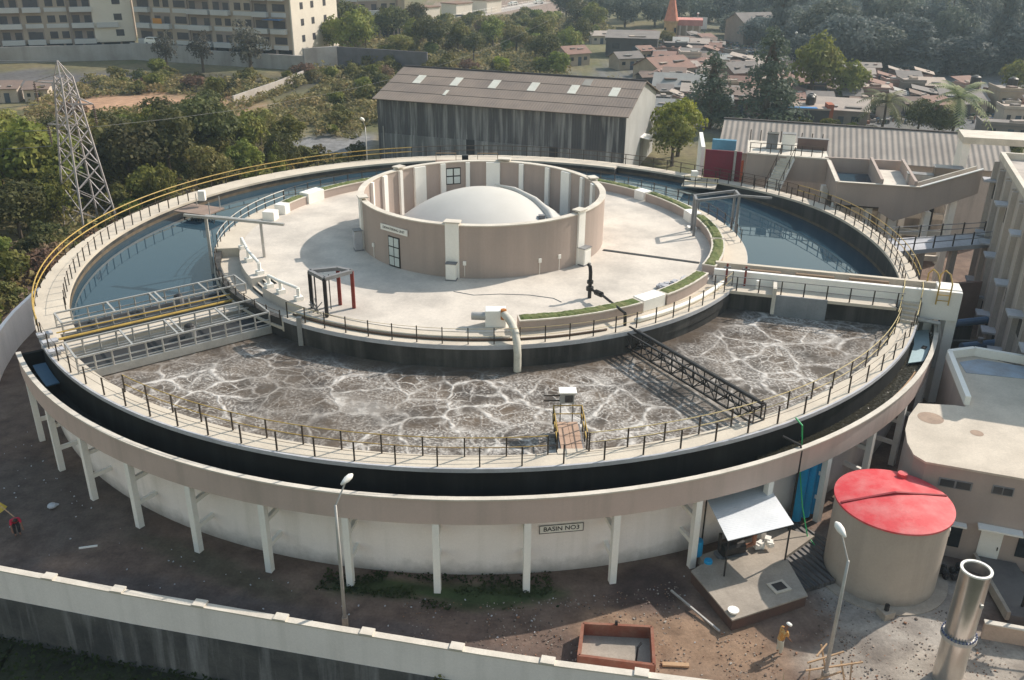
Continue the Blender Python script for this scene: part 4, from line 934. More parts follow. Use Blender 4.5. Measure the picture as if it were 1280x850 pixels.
slope(-.55,-.42, EH-.16, EH-.12,'gutter', M_BLACK)
def onroof(u, f0, f1, w, mt, nm, lift=.10):
    zz = lambda f: EH-.1+(RH-EH+.1)*f
    vv = lambda f: -.5+(WD/2+.5)*f
    return MB().hexa([Wp(u,vv(f0),zz(f0)+lift),Wp(u+w,vv(f0),zz(f0)+lift),Wp(u+w,vv(f1),zz(f1)+lift),Wp(u,vv(f1),zz(f1)+lift),Wp(u,vv(f0),zz(f0)+lift+.04),Wp(u+w,vv(f0),zz(f0)+lift+.04),Wp(u+w,vv(f1),zz(f1)+lift+.04),Wp(u,vv(f1),zz(f1)+lift+.04)]).build(nm, mt, t)
for i in range(6): onroof(3.2+5.62*i, .50, .74, 1.15, M_SKYL, 'skylight')
onroof(27.0,.75,.93,1.15,mat('faded_skylight',(.32,.30,.27),.7),'skylight')
onroof(9.0,.22,.36,.45,M_SKYL,'patch')
MB().tube([Wp(.9,-.25,0),Wp(.9,-.25,5)],.07,8).build('downpipe', M_GALV, t)
MB().hexa([Wp(WL,10,4.0),Wp(WL+1.3,10,3.8),Wp(WL+1.3,13,3.8),Wp(WL,13,4.0),Wp(WL,10,4.1),Wp(WL+1.3,10,3.9),Wp(WL+1.3,13,3.9),Wp(WL,13,4.1)]).build('canopy', M_WPAINT, t)
MB().hexa([Wp(WL,10.4,0),Wp(WL+.05,10.4,0),Wp(WL+.05,12.6,0),Wp(WL,12.6,0),Wp(WL,10.4,3.2),Wp(WL+.05,10.4,3.2),Wp(WL+.05,12.6,3.2),Wp(WL,12.6,3.2)]).build('door', M_GREY, t)

# ------------------------------------------------------------------ flat roofed control building
t = thing('flat_roof_building', 'beige flat roofed building with a rounded corner and small windows behind the red roofed tank', 'building', (27,-28,0))
ol = [(22.93,-31.1),(22.62,-30.4),(22.8,-29.2),(23.3,-27.8),(24.1,-26.4),(25.3,-24.9),(27.3,-25.15),(27.85,-25.35),(29.77,-18.75),(31.72,-18.29),(33.9,-20.3),(38,-22),(38,-36.9),(27.18,-32.74)]
MB().prism(ol,0,5.4).build('wall', M_BEIGE2, t)
ctr = (28,-28)
MB().prism([(ctr[0]+(x-ctr[0])*1.012, ctr[1]+(y-ctr[1])*1.012) for x,y in ol],5.4,5.52).build('roof_slab', M_FROOF, t)
for a_, b_ in (((29.85,-18.9),(28.0,-25.1)),((29.85,-18.85),(31.72,-18.4)),((31.72,-18.4),(36,-20.6))):
    MB().bar((*a_,5.8),(*b_,5.8),.3,.55).build('parapet', M_WPAINT, t)
MB().prism([(30.3,-19.5),(31.7,-19.1),(36,-21),(36,-22.6),(30.0,-21.0)],5.525,5.55).build('roof_sheet', mat('faded_blue_sheet',(.36,.42,.50),.7,(.30,.30,.32),.8,.9), t)
for x_, y_, r_ in ((25.2,-26.6,.7),(27.0,-28.3,.35)): MB().lathe([(.01,0),(r_*.6,.002),(r_,0)],(x_,y_,5.526),16).build('roof_stain', mat('roof_stain',(.40,.29,.22),.9,(.30,.22,.17),1.5,.9), t)
fdir = Vector((27.18-22.93, -32.74+31.1, 0)); fdir.normalize(); fn = Vector((fdir.y, -fdir.x, 0)); rzf = math.atan2(fdir.y, fdir.x)
def onfront(u, z, w, h, nm, mt, d=.06, parent=t):
    q = Vector((22.93,-31.1,z))+fdir*u+fn*(d*.3); o = MB().box((0,0,0),(w,d,h)).build(nm, mt); par(o, parent); o.location = q; o.rotation_euler[2] = rzf; return o
for u, w, z in ((1.57,1.6,4.48),(3.78,1.0,4.58),(6.4,1.15,4.55)):
    o = onfront(u, z, w, .5, 'window', M_GREY); 
    for k in (-1,1): q = MB().box((k*w*.24,-.035,0),(w*.42,.02,.4)).build('pane', M_GLASS); q.parent = o
o = onfront(2.1, 1.35, .7, 1.3, 'window', M_GLASS); onfront(3.85,1.1,1.05,2.1,'door',M_WPAINT); onfront(4.25,1.1,.05,.2,'handle',M_BLACK,.12); onfront(5.5,1.5,.8,1.3,'window',M_GLASS)
onfront(4.1,2.4,2.1,.1,'door_canopy',M_WPAINT,.7); onfront(1.9,2.2,1.3,.1,'window_hood',M_WPAINT,.5)
t = MB()
for i in range(26): t.sphere((23.6+random.random()*1.2,-33.0-random.random()*.9,.1+random.random()*.35),random.uniform(.08,.2),6,4)
tag(t.build('dark_scrap_heap', M_BLACK), 'heap of dark scrap between the round tank and the flat roofed building', 'heap')
# low ramp wall and truck-like bin on the right edge
t = thing('low_wall', 'low pinkish wall by the yard at the right of the chimney', 'wall', (24.5,-38.2,0)); MB().bar((23.6,-37.9,.45),(28,-39.3,.45),.22,.9).build('wall', mat('pinkish_render',(.50,.37,.29),.85), t); MB().bar((23.58,-37.88,.93),(28,-39.3,.93),.3,.06).build('coping', M_CREAM, t)
t = thing('ramp', 'dark grey sloping ramp beside the doorway of the flat roofed building', 'ramp', (26,-36,0)); MB().prism([(25.9,-32.4),(27.8,-33.1),(27.3,-37.5),(25.4,-37.0)],0,.5).build('slab', M_WET2, t); MB().bar((25.8,-32.6,.55),(25.3,-37.0,.45),.18,.5).build('kerb', M_SLAB, t)
t = thing('metal_skip', 'dark metal frame with boxes standing at the right edge by the building', 'frame', (26.6,-36.8,.5))
for z in (.9,1.7,2.6,3.5): MB().bar((26.1,-37.2,z),(28.5,-37.9,z),.08).build('shelf', M_BLACK, t)
for x, y in ((26.1,-37.2),(26.3,-36.4),(28.5,-37.9)): MB().bar((x,y,.4),(x,y,4.1),.09).build('post', M_BLACK, t)
MB().prism([(26.0,-37.2),(27.5,-37.6),(27.6,-36.8),(26.2,-36.3)],4.1,4.16).build('top_panel', M_WPAINT, t); MB().prism([(26.1,-37.15),(27.5,-37.5),(27.6,-36.85),(26.28,-36.38)],4.165,4.18).build('top_mesh', M_GREY, t)
MB().box((26.7,-37.1,1.1),(.7,.5,.5),.3).build('box', M_BRICK, t)

# ------------------------------------------------------------------ filter house (east)
FA = Vector((44.9,6.3,0)); dF = Vector((-4.2,-11,0)).normalized(); nF = Vector((dF.y,-dF.x,0)); FLn = 30
if nF.x > 0: nF = -nF
def Fp(u, v, z): q = FA+dF*u+nF*v; return (q.x,q.y,z)
t = thing('filter_house', 'tall grey beige filter house with rows of concrete ledges and narrow fins', 'building', FA+dF*14)
def fbox(u0, u1, v0, v1, z0, z1, nm, mt, parent=t):
    P = [Fp(u0,v0,z0),Fp(u1,v0,z0),Fp(u1,v1,z0),Fp(u0,v1,z0),Fp(u0,v0,z1),Fp(u1,v0,z1),Fp(u1,v1,z1),Fp(u0,v1,z1)]
    return MB().hexa(P).build(nm, mt, parent)
fbox(0,FLn,-9,0,0,12.55,'wall',M_FILT)
fbox(-.1,FLn,-.28,.08,12.55,13.1,'parapet',M_CREAM); fbox(-.1,.2,-9,-.28,12.55,13.1,'parapet',M_CREAM)
for k, z, us in ((0,2.3,(3.0,7.0,11.3,14.9,18.9,22.9,26.9)),(1,6.5,(2.6,5.4,9.0,15.7,22.0,28)),(2,10.6,(.3,8.4,16.5,24.6))):
    for u in us:
        u -= .7; fbox(u,u+1.4,0,1.0,z,z+.16,'ledge',M_RIM); fbox(u+.2,u+1.2,.0,.05,z-1.5,z-.25,'window',M_GLASS)
for i in range(9):
    u = .8+3.5*i
    fbox(u-.75,u-.45,.0,.42,0,12.3,'fin',M_FILT); fbox(u+1.85,u+2.05,.0,.30,0,12.3,'fin',M_FILT)
# link walkway ring -> filter house
t = thing('link_bridge', 'railed concrete link bridge between the clarifier rim and the filter house', 'bridge', (39,0,6))
MB().prism([(33.5,2.6),(43.9,4.4),(43.2,1.6),(33.8,-.6)],6.05,6.4).build('deck', M_RIM, t)
for (a_, b_) in (((33.8,-.5),(43.1,1.7)),((33.5,2.6),(43.8,4.3))):
    for z in (7.4,6.95): MB().bar((*a_,z),(*b_,z),.06).build('rail', M_GREY, t)
    for i in range(6): x = a_[0]+(b_[0]-a_[0])*i/5; y = a_[1]+(b_[1]-a_[1])*i/5; MB().bar((x,y,6.4),(x,y,7.5),.09).build('post', M_POST, t)
for x, y in ((37.0,1.2),(40.2,2.0)): MB().box((x,y,3.05),(.5,.5,6.1)).build('pier', M_FILT, t)
# lower structure in the gap, pipes
t = thing('pipe_gallery', 'dark pipe gallery with blue pipes between the basin and the filter house', 'pipes', (37.5,-9,0))
for k, y in enumerate((-6.5,-10.5)):
    MB().tube([(35.5,y,2.4),(40.0,y+1.0,2.4)],.3,10).build('pipe', mat('dull_blue_pipe',(.10,.17,.28),.5), t)
    MB().tube([(37.0,y+.3,2.4),(37.0,y+.3,3.0)],.2,8).build('valve', M_GREY, t)
for y in (-4.5,-8.5,-12.5): MB().box((37.4,y,1.0),(4.2,.3,2.0)).build('cross_wall', M_WET, t)
t = thing('annex_wall', 'reddish brown low wall in the gap beside the filter house', 'wall', (38.8,-1.5,0)); MB().box((38.8,-1.6,2.0),(5.5,.3,4.0),.22).build('wall', mat('brownish_render',(.30,.20,.16),.85), t)

# ------------------------------------------------------------------ elevated tank, deck and channel (north-east)
t = thing('elevated_tank', 'raised grey beige settling tank on pillars with an inclined channel and open water', 'water tank', (36,12,0))
dk = [(27.1,21.0),(34.5,18.4),(36.2,24.5),(28.8,27.0)]
MB().prism(dk,7.1,9.5).build('deck_box', M_BEIGE2, t); MB().prism([(27.05,20.95),(34.55,18.35),(36.25,24.55),(28.75,27.05)],9.5,9.62).build('deck_slab', M_CREAM, t)
def wallp(a_, b_, z0, z1, th=.28, nm='tank_wall', mt=M_BEIGE2, z0b=None, z1b=None):
    a_ = Vector((*a_,0)); b_ = Vector((*b_,0)); d = (b_-a_).normalized(); n_ = Vector((-d.y,d.x,0))*th; z0b = z0 if z0b is None else z0b; z1b = z1 if z1b is None else z1b
    return MB().hexa([a_+Vector((0,0,z0)),b_+Vector((0,0,z0b)),b_+n_+Vector((0,0,z0b)),a_+n_+Vector((0,0,z0)),a_+Vector((0,0,z1)),b_+Vector((0,0,z1b)),b_+n_+Vector((0,0,z1b)),a_+n_+Vector((0,0,z1))]).build(nm, mt, t)
Pa, Pb, Pc, Pf, Pg = (34.5,18.3),(32.4,9.9),(36.2,8.9),(39.2,8.1),(44.0,7.0)
wallp(Pb, Pc, 7.4, 9.5); wallp(Pa, Pb, 7.3, 9.5); wallp(Pc, (37.6,8.5), 7.0, 9.5, z0b=6.2); wallp((37.6,8.5), Pf, 6.2, 9.5, z0b=6.9, z1b=9.5); wallp(Pf, Pg, 6.9, 9.5, z0b=9.2, z1b=11.4)
wallp(Pc, (38.6,17.5), 7.4, 10.0,.25,'partition'); wallp((39.0,8.2),(41.4,16.7), 7.4, 10.0,.25,'partition'); wallp((41.4,17.4),(34.4,19.0),7.4,9.7,.25,'partition')
wallp((39.6,9.6),(44.3,8.6), 7.2, 9.5,.22,'channel_wall',M_CREAM, 9.2, 11.3)
for (a_, b_) in ((Pb,Pc),(Pa,Pb),(Pc,Pf)): MB().bar((*a_,9.53),(*b_,9.53),.34,.07).build('coping', M_CREAM, t)
MB().bar((39.2,8.05,9.55),(44.0,6.95,11.45),.3,.08).build('coping', M_WPAINT, t)
MB().prism([(32.6,10.1),(36.3,9.2),(38.6,17.2),(34.6,18.2)],7.2,7.35).build('tank_floor', M_WET, t)
wt = MB().prism([(32.7,10.2),(36.2,9.3),(38.3,17.0),(34.7,18.0)],7.36,8.4).build('tank_water', CLAR, t)
MB().prism([(36.5,9.2),(39.2,8.5),(41.2,16.4),(38.9,17.2)],7.2,8.9).build('side_floor', M_CREAM, t)
MB().prism([(39.6,9.0),(40.9,8.8),(41.6,15),(41.2,16.2)],7.3,7.6).build('side_floor', M_WET, t)
for x, y in ((34.2,17.4),(33.0,11.0),(35.8,10.2),(38.0,9.6),(29.9,19.2),(38.9,13.8),(36.8,15.6)):
    MB().box((x,y,3.6),(.6,.6,7.2)).build('pillar', M_WPAINT, t)
for z in (2.6,5.0): 
    MB().bar((33.0,11.0,z),(42.6,8.4,z),.35,.5).build('tie_beam', M_CREAM, t); MB().bar((34.2,17.4,z),(36.8,15.6,z),.3,.45).build('tie_beam', M_CREAM, t)
wallp((34.5,17.9),(46.5,15.2),0,7.0,.3,'rear_wall',M_FILT)
for z in (1.2,3.0,4.8,6.6): MB().bar((34.6,17.0,z),(46,14.4,z),.5,.55).build('cross_beam', M_CREAM, t)
for k in range(6): MB().box((35.6+2.0*k,16.7-.455*k,3.4),(.55,.5,6.8),-.22).build('frame_post', M_WPAINT, t)
MB().box((42.6,8.25,4.4),(.55,.55,8.8)).build('pillar', M_WPAINT, t); MB().box((40.6,8.6,3.6),(.55,.55,7.0)).build('pillar', M_WPAINT, t)
MB().tube([(41.2,9.0,9.0),(41.2,9.0,0)],.2,8).build('downpipe', M_BLACK, t)
for i in range(8):
    x = 27.4+.95*i; y = 21.3-.335*i; MB().bar((x,y,9.6),(x,y,10.6),.07).build('post', M_POST, t)
for i in range(8):
    x = 28.9+1.0*i; y = 26.8-.34*i; MB().bar((x,y,9.6),(x,y,10.8),.08).build('post', M_POST, t)
for z in (10.6,10.1): MB().bar((27.3,21.3,z),(34.2,18.9,z),.05).build('rail', M_BRAIL, t)
st = thing('stair', 'straight concrete stair with a sawtooth side climbing from the clarifier rim to the deck', 'stairs', (29,18.5,6.5))
sa, sb_ = Vector((28.9,17.6,6.5)), Vector((30.9,19.9,9.55)); sdir = Vector((sb_.x-sa.x, sb_.y-sa.y,0)); sl = sdir.length; sdir.normalize(); sn = Vector((-sdir.y, sdir.x,0))
for i in range(13):
    q = sa+sdir*(sl*(i+.5)/13); z = 6.5+3.05*(i+1)/13; MB().box((q.x,q.y,z-.12),(sl/13+.02,1.4,.24),math.atan2(sdir.y,sdir.x)).build('tread', M_CREAM, st)
for s_ in (-.7,.7):
    MB().bar(sa+sn*s_+Vector((0,0,-.1)), sb_+sn*s_+Vector((0,0,-.2)), .1,.3).build('stringer', M_WPAINT, st)
    MB().bar(sa+sn*s_+Vector((0,0,1.0)), sb_+sn*s_+Vector((0,0,1.0)), .05).build('rail', M_BRAIL, st)
    for i in range(4): q = sa+sn*s_+(sb_-sa)*(i/3); MB().bar(q, q+Vector((0,0,1.0)), .06).build('post', M_POST, st)
t = thing('maroon_panel', 'large maroon sheet panel with an orange edge standing by the stair on the far rim', 'panel', (25,22,6.5))
MB().bar((23.2,22.8,8.0),(26.7,21.55,8.0),.15,3.1).build('sheet', M_MAROON, t); MB().bar((26.75,21.5,7.6),(26.9,21.4,7.6),.3,2.2).build('edge', mat('orange_edge',(.55,.10,.04),.6), t)
MB().bar((26.0,21.55,6.4),(26.0,21.55,9.7),.2).build('post', M_GALV, t)
for i, (x, y, sx, sy, h, mt, lab) in enumerate([(30.2,23.2,1.1,.9,1.5,M_GREY,'grey slatted box on the deck above the stair'),(31.7,22.6,1.3,1.0,1.6,M_WPAINT,'white box on the deck above the stair'),(34.2,22.5,3.0,.5,1.1,mat('dusky_board',(.16,.11,.10),.8),'dark long board leaning on the deck beside the shed roof'),(40.6,11.3,2.2,1.0,.9,M_GALV,'pale metal tray on the settling tank'),(43.0,11.0,2.4,1.3,1.6,mat('brown_scrap',(.22,.18,.15),.9),'heap of brown scrap beside the white portal')]):
    t = thing('deck_box', lab, 'box', (x,y,9.62)); MB().box((x,y,9.62+h/2 if i < 3 else 9.0+h/2),(sx,sy,h),-.34).build('body', mt, t); MB().box((x,y,9.62+h+.03 if i < 3 else 9.0+h+.03),(sx*1.05,sy*1.05,.06),-.34).build('lid', M_GREY if i else M_BLACK, t)
t = thing('white_portal', 'white concrete portal frame with a flat top beside the filter house', 'portal', (45,10,9))
MB().hexa([(a+.9,b,c-.8) for a,b,c in [(43.4,11.9,13.4),(52,9.6,13.4),(53,13.2,13.4),(44.6,15.4,13.4),(43.4,11.9,14.0),(52,9.6,14.0),(53,13.2,14.0),(44.6,15.4,14.0)]]).build('top_slab', M_CREAM, t)
MB().box((44.75,12.3,10.5),(.7,.7,4.2)).build('column', M_WPAINT, t); MB().box((45.9,15.0,10.5),(.6,.6,4.2)).build('column', M_WPAINT, t)
t = thing('shed', 'long shed with a brown corrugated roof behind the settling tank deck', 'shed', (40,31,0))
MB().hexa([(26.2,29.6,7.7),(55,20.2,7.7),(57.0,26.8,10.1),(28.4,36.2,10.1),(26.2,29.6,7.8),(55,20.2,7.8),(57.0,26.8,10.2),(28.4,36.2,10.2)]).build('roof', M_SHED, t)
MB().hexa([(57.0,26.8,10.12),(28.4,36.2,10.12),(30.4,42.5,7.7),(59,33,7.7),(57.0,26.8,10.2),(28.4,36.2,10.2),(30.4,42.5,7.8),(59,33,7.8)]).build('rear_roof', M_SHED, t)
MB().bar((28.3,36.2,10.22),(57.1,26.8,10.22),.4,.12).build('ridge_cap', mat('dark_ridge',(.07,.06,.06),.8), t)
MB().prism([(26.8,30.2),(55.2,20.8),(58.6,32.8),(30.4,42)],0,7.68).build('wall', M_FILT, t)
t = thing('white_end_wall', 'white narrow wall at the end of the shed beside the leafy tree', 'wall', (24.5,30,0)); MB().bar((23.6,25.5,4.6),(25.0,33,4.6),.4,9.2).build('wall', M_WPAINT, t)
t = MB().box((27.0,30.0,8.3),(2.6,.6,1.4),-.3); tag(t.build('blue_tank_box', mat('dull_cyan',(.10,.27,.40),.6)), 'dull blue box on the roof edge beside the white end wall', 'box')

# ------------------------------------------------------------------ pylon
PX, PY, PH = -42.7, 26.3, 16.0
t = thing('power_pylon', 'steel lattice power pylon with three arms standing in the thicket', 'pylon', (PX,PY,0))
def pyc(f): return 2.0*(1-f)+.62*f
ang0 = R(52)
def pc(k, f):
    s = pyc(f); a = ang0+PI/4+k*PI/2; return Vector((PX+s*1.414*math.cos(a), PY+s*1.414*math.sin(a), PH*f))
for k in range(4): MB().bar(pc(k,0), pc(k,1), .17).build('leg', M_PYL, t)
fr = [0]; 
while fr[-1] < 1: fr.append(min(1, fr[-1]+.155*(1-.5*fr[-1])))
m = MB()
for i in range(len(fr)-1):
    for k in range(4):
        m.bar(pc(k,fr[i]), pc((k+1)%4,fr[i+1]), .09); m.bar(pc((k+1)%4,fr[i]), pc(k,fr[i+1]), .07)
m.build('bracing', M_PYL, t)
top = Vector((PX-.3,PY,PH+1.55)); m = MB()
for k in range(4): m.bar(pc(k,1), top, .1)
m.build('peak', M_PYL, t)
DA = Vector((math.cos(R(-8)),math.sin(R(-8)),0))
for z, s_, L_ in ((15.3,-1,3.3),(13.2,1,2.7),(11.0,-1,2.7)):
    base = Vector((PX,PY,z)); tip = base+DA*s_*L_+Vector((0,0,.1)); m = MB()
    for o_ in (-.4,.4): m.bar(base+Vector((-o_*.3,o_,0)), tip, .10); m.bar(base+Vector((0,o_,1.1)), tip, .08)
    arm = m.build('arm', M_PYL, t)
    m = MB(); 
    for i in range(8): m.tube([tip+Vector((0,0,-.25-.22*i)), tip+Vector((0,0,-.33-.22*i))],.17,8)
    m.tube([tip, tip+Vector((0,0,-2.2))],.05,6); q = m.build('insulator', mat('brown_insulator',(.16,.11,.10),.4,bump=0), None); q.parent = arm
def wire(label, a_, b_, sag, r=.035):
    P = [Vector(a_)+(Vector(b_)-Vector(a_))*(i/14)-Vector((0,0,sag*4*(i/14)*(1-i/14))) for i in range(15)]
    tag(MB().tube(P, r, 5).build('power_line', M_GREY), label, 'power line', 'wires strung from the pylon')
for z, s_, L_ in ((13.1,-1,3.3),(11.0,1,2.7),(8.8,-1,2.7)):
    q = Vector((PX,PY,z))+DA*s_*L_
    wire('thin power line running off past the settlement of flats', q, q+Vector((-70,34,3)), 4, .03)
wire('faint power line running from the pylon towards the plot wall', Vector((PX,PY,11.0))+DA*2.7, (20,150,13), 4, .012)
m = MB(); q0 = Vector((PX-.3,PY,PH+1.55))
wire('top earth wire of the pylon sweeping out of frame', q0, q0+Vector((-60,30,6)), 3, .05)

# ------------------------------------------------------------------ vegetation
L_MID = leafmat('leaf_mid', (0.103,0.134,0.028), (0.276,0.287,0.066), 0.25)
L_DARK = leafmat('leaf_dark', (0.050,0.061,0.024), (0.138,0.140,0.050), 0.12)
L_OLIVE = leafmat('leaf_olive', (.11,.118,.035), (.28,.255,.085), .35)
L_BRIGHT = leafmat('leaf_bright', (0.138,0.195,0.022), (0.373,0.403,0.061))
L_CONIF = leafmat('leaf_conifer', (.055,.075,.055), (.12,.145,.095))
L_HAZE = leafmat('leaf_hazy', (.09,.115,.10), (.155,.178,.135))  # distance haze mixed into the leaf colour
L_HAZE2 = leafmat('leaf_hazy_blue', (.095,.122,.125), (.145,.172,.160))  # leaf colour with more of the haze's blue put in
L_DRY = leafmat('leaf_dry', (.17,.11,.075), (.28,.19,.115))
L_PALM = leafmat('leaf_palm', (.15,.185,.085), (.36,.36,.20))
M_BARK = mat('bark', (.11,.085,.065), .95, None, 1, .7)
def rand_unit(rg):
    while True:
        v = Vector((rg.uniform(-1,1), rg.uniform(-1,1), rg.uniform(-1,1)))
        if .05 < v.length < 1: return v.normalized()
def leafquad(m, p, nrm, s, rg):
    a = nrm.orthogonal().normalized(); b = nrm.cross(a); th = rg.random()*6.28
    u = a*math.cos(th)+b*math.sin(th); w = nrm.cross(u); s2 = s*rg.uniform(.45,.8)
    m.quad(p-u*s, p-w*s2, p+u*s, p+w*s2)
def crown_mesh(seed, rx, rz, zc, nl, nleaf, leaf, tall=False, core=True):
    rg = random.Random(seed); m = MB(); lobes = []
    for i in range(nl):
        d = rand_unit(rg); rr = rg.random()**.5
        if tall:
            f = (i+.5)/nl; c = Vector((d.x*rx*.62*(1-.75*f), d.y*rx*.62*(1-.75*f), zc-rz+2*rz*f+rg.uniform(-.5,.5))); r = rx*(.62-.42*f)*rg.uniform(.7,1.15)
        else:
            c = Vector((d.x*rx*.62*rr, d.y*rx*.62*rr, zc+d.z*rz*.6*rr)); r = rx*rg.uniform(.28,.52)
        lobes.append((c, r))
    tot = sum(r*r for c, r in lobes)
    for c, r in lobes:
        k = int(nleaf*r*r/tot); flat = rg.uniform(.6,.9)
        for j in range(k):
            d = rand_unit(rg)
            if d.z < -.3 and rg.random() < .6: d.z = -d.z
            q = r*rg.uniform(.55,1.08)**.6; ds = 1+.25*mnoise.noise(d*2.3+c)
            p = c+Vector((d.x*q*ds, d.y*q*ds, d.z*q*flat*ds))
            nrm = (d+rand_unit(rg)*.75).normalized(); leafquad(m, p, nrm, leaf*rg.uniform(.6,1.35), rg)
    return m, lobes
def make_tree(name, seed, h, rx, rz, nl, nleaf, leaf, lm, trunk=True, tall=False):
    root = bpy.data.objects.new(name, None); COL.objects.link(root)
    zc = h-rz
    m, lobes = crown_mesh(seed, rx, rz, zc, nl, nleaf, leaf, tall)
    m.build('crown', lm, root)
    if trunk:
        rg = random.Random(seed+99); b = MB(); tr = .035*h
        top_ = Vector((rg.uniform(-.3,.3), rg.uniform(-.3,.3), h*.55 if not tall else h*.95))
        b.tube([(0,0,-.3),(top_.x*.3,top_.y*.3,top_.z*.4),top_],[tr,tr*.75,tr*(.5 if not tall else .12)],7)
        for c, r in lobes[:7]:
            s0 = Vector((0,0,1))*(top_.z*rg.uniform(.5,.98)); s0 += top_*0
            b.tube([s0, s0.lerp(c,.5)+Vector((0,0,.2)), c],[tr*.4,tr*.25,tr*.08],5)
        b.build('trunk', M_BARK, root)
    return root
PRO = {}
def proto(key, *a, **k): PRO[key] = [make_tree(key[0], *a, **k), 0]
proto(('bushy_tree','A'), 11, 9, 4.2, 3.6, 17, 3600, .26, L_MID)
proto(('bushy_tree','B'), 23, 9, 4.6, 3.4, 19, 3800, .26, L_DARK)
proto(('bushy_tree','C'), 37, 9, 4.3, 3.7, 16, 3200, .27, L_OLIVE)
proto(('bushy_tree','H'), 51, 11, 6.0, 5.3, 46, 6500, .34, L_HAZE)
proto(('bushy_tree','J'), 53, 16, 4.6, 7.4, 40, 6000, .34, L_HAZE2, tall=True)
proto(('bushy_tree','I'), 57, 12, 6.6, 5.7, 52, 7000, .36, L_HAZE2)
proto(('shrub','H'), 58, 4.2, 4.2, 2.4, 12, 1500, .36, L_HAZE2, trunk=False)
proto(('bushy_tree','G'), 61, 9, 4.4, 3.6, 17, 3200, .26, L_BRIGHT)
proto(('shrub','A'), 71, 3.4, 2.6, 1.8, 10, 1100, .22, L_MID, trunk=False)
proto(('shrub','B'), 73, 3.2, 2.5, 1.7, 11, 1100, .22, L_DARK, trunk=False)
proto(('shrub','C'), 79, 3.0, 2.7, 1.6, 10, 1100, .22, L_OLIVE, trunk=False)
proto(('shrub','D'), 83, 2.6, 2.4, 1.4, 9, 900, .22, L_DRY, trunk=False)
proto(('conifer_tree','A'), 91, 14, 4.3, 6.4, 26, 4600, .24, L_CONIF, tall=True)
proto(('sparse_tree','A'), 97, 12, 3.8, 5.2, 14, 1300, .28, leafmat('leaf_grey', (.05,.05,.045), (.13,.125,.10)))
used = {}
def plant(key, x, y, s, label, group, sz=None, cat=None, z=0):
    root, n = PRO[key]
    o = root if n == 0 else copy_tree(root)
    PRO[key][1] += 1
    o.location = (x, y, z); rg = random.Random(int(x*131+y*17)); o.rotation_euler = (0,0,rg.random()*6.28); q = s*rg.uniform(.94,1.06); o.scale = (q,q,(sz or s)*1.0)
    tag(o, label, cat or key[0].split('_')[-1], group); return o
LT = {'A':'mid green bushy tree in the thicket west of the basin','B':'dark green bushy tree in the thicket west of the basin','C':'olive bushy tree in the thicket west of the basin'}
GT = 'trees of the thicket beyond the yellow railing'
for k, x, y, s in [('A',-50.5,33,1.25),('C',-47,42,1.15),('B',-42.5,38.5,1.05),('B',-39.3,43.5,1.15),('B',-36.2,49.5,1.2),('A',-32.5,56.5,.85),('A',-54,22,1.15),('C',-57,31,1.2),('A',-60,42,1.15),('A',-52,14,.95),('C',-58,50,.75),('B',-50,54,.85),('A',-44,52,1.0),('C',-40,60,.85),('A',-66,52,1.15),('C',-68,60,.8),('A',-60,62,.5),('C',-54,64,.5),('B',-46,64,.9),('B',-43,75,.8),('C',-33,66,.7),('A',-27.5,60,.7),('C',-78,64,.8),('A',-46,26,.8),('B',-47.5,20.5,.8)]:
    plant(('bushy_tree',k), x, y, s, LT[k], GT)
rg = random.Random(41)
for i in range(46):
    y = rg.uniform(24, 66); x = rg.uniform(-66, -24)
    if x < -50-.3*y or math.hypot(x, y) < 43 or (y > 52-.1*(x+30) and x > -30): continue
    k = rg.choice('AABBC'); plant(('bushy_tree',k), x, y, rg.uniform(.4,.75), LT[k].replace('bushy tree','young tree'), 'young trees of the thicket', rg.uniform(.45,.85))
LS = {'A':'mid green shrub in the rough ground around the thicket','B':'dark green shrub in the rough ground around the thicket','C':'olive shrub in the rough ground around the thicket','D':'dry brown shrub in the rough ground around the thicket'}
GS = 'shrubs of the rough ground'
rg = random.Random(5); cnt = 0
def clear(x, y):
    if math.hypot(x, y) < 40: return False
    if math.hypot((x+60)/15, (y-101)/9.5) < 1: return False
    if -19 < x < 32 and 40 < y < 82 and y > 56-.38*(x+14) : return False
    if abs((y-86)-(x+42)*4.4) < 9 and -46 < x < -34 and 84 < y < 134: return False
    if math.hypot((x+23)/7, (y-66)/6) < 1: return False
    return True
for i in range(2600):
    y = rg.uniform(8, 135); x = rg.uniform(-85, 10) if y > 80 else rg.uniform(-78, -15)
    if x < -44-.28*(y+10) or not clear(x, y) or (-47 < x < -29 and 78 < y < 126): continue
    if y < 30 and x > -38: continue
    k = rg.choice('AABBCCCD'); plant(('shrub',k), x, y, rg.uniform(.5,1.05)*(1+.002*y), LS[k], GS); cnt += 1
    if cnt > 150: break
for k, x, y, s in [('D',-41.5,14,.9),('D',-39.5,19,.8),('A',-43,8,1.0),('C',-41,3,.9),('D',-40.5,10,.7),('B',-44,16,.9),('A',-40,-2,.8),('B',-39.5,-6,.9),('B',-42,-1,1.1),('A',-46,4,1.1),('B',-40,-10,.9),('C',-49,9,1.2)]:
    plant(('shrub',k), x, y, s, LS[k].replace('around the thicket','close to the western rim of the basin'), 'shrubs close to the western rim of the basin')
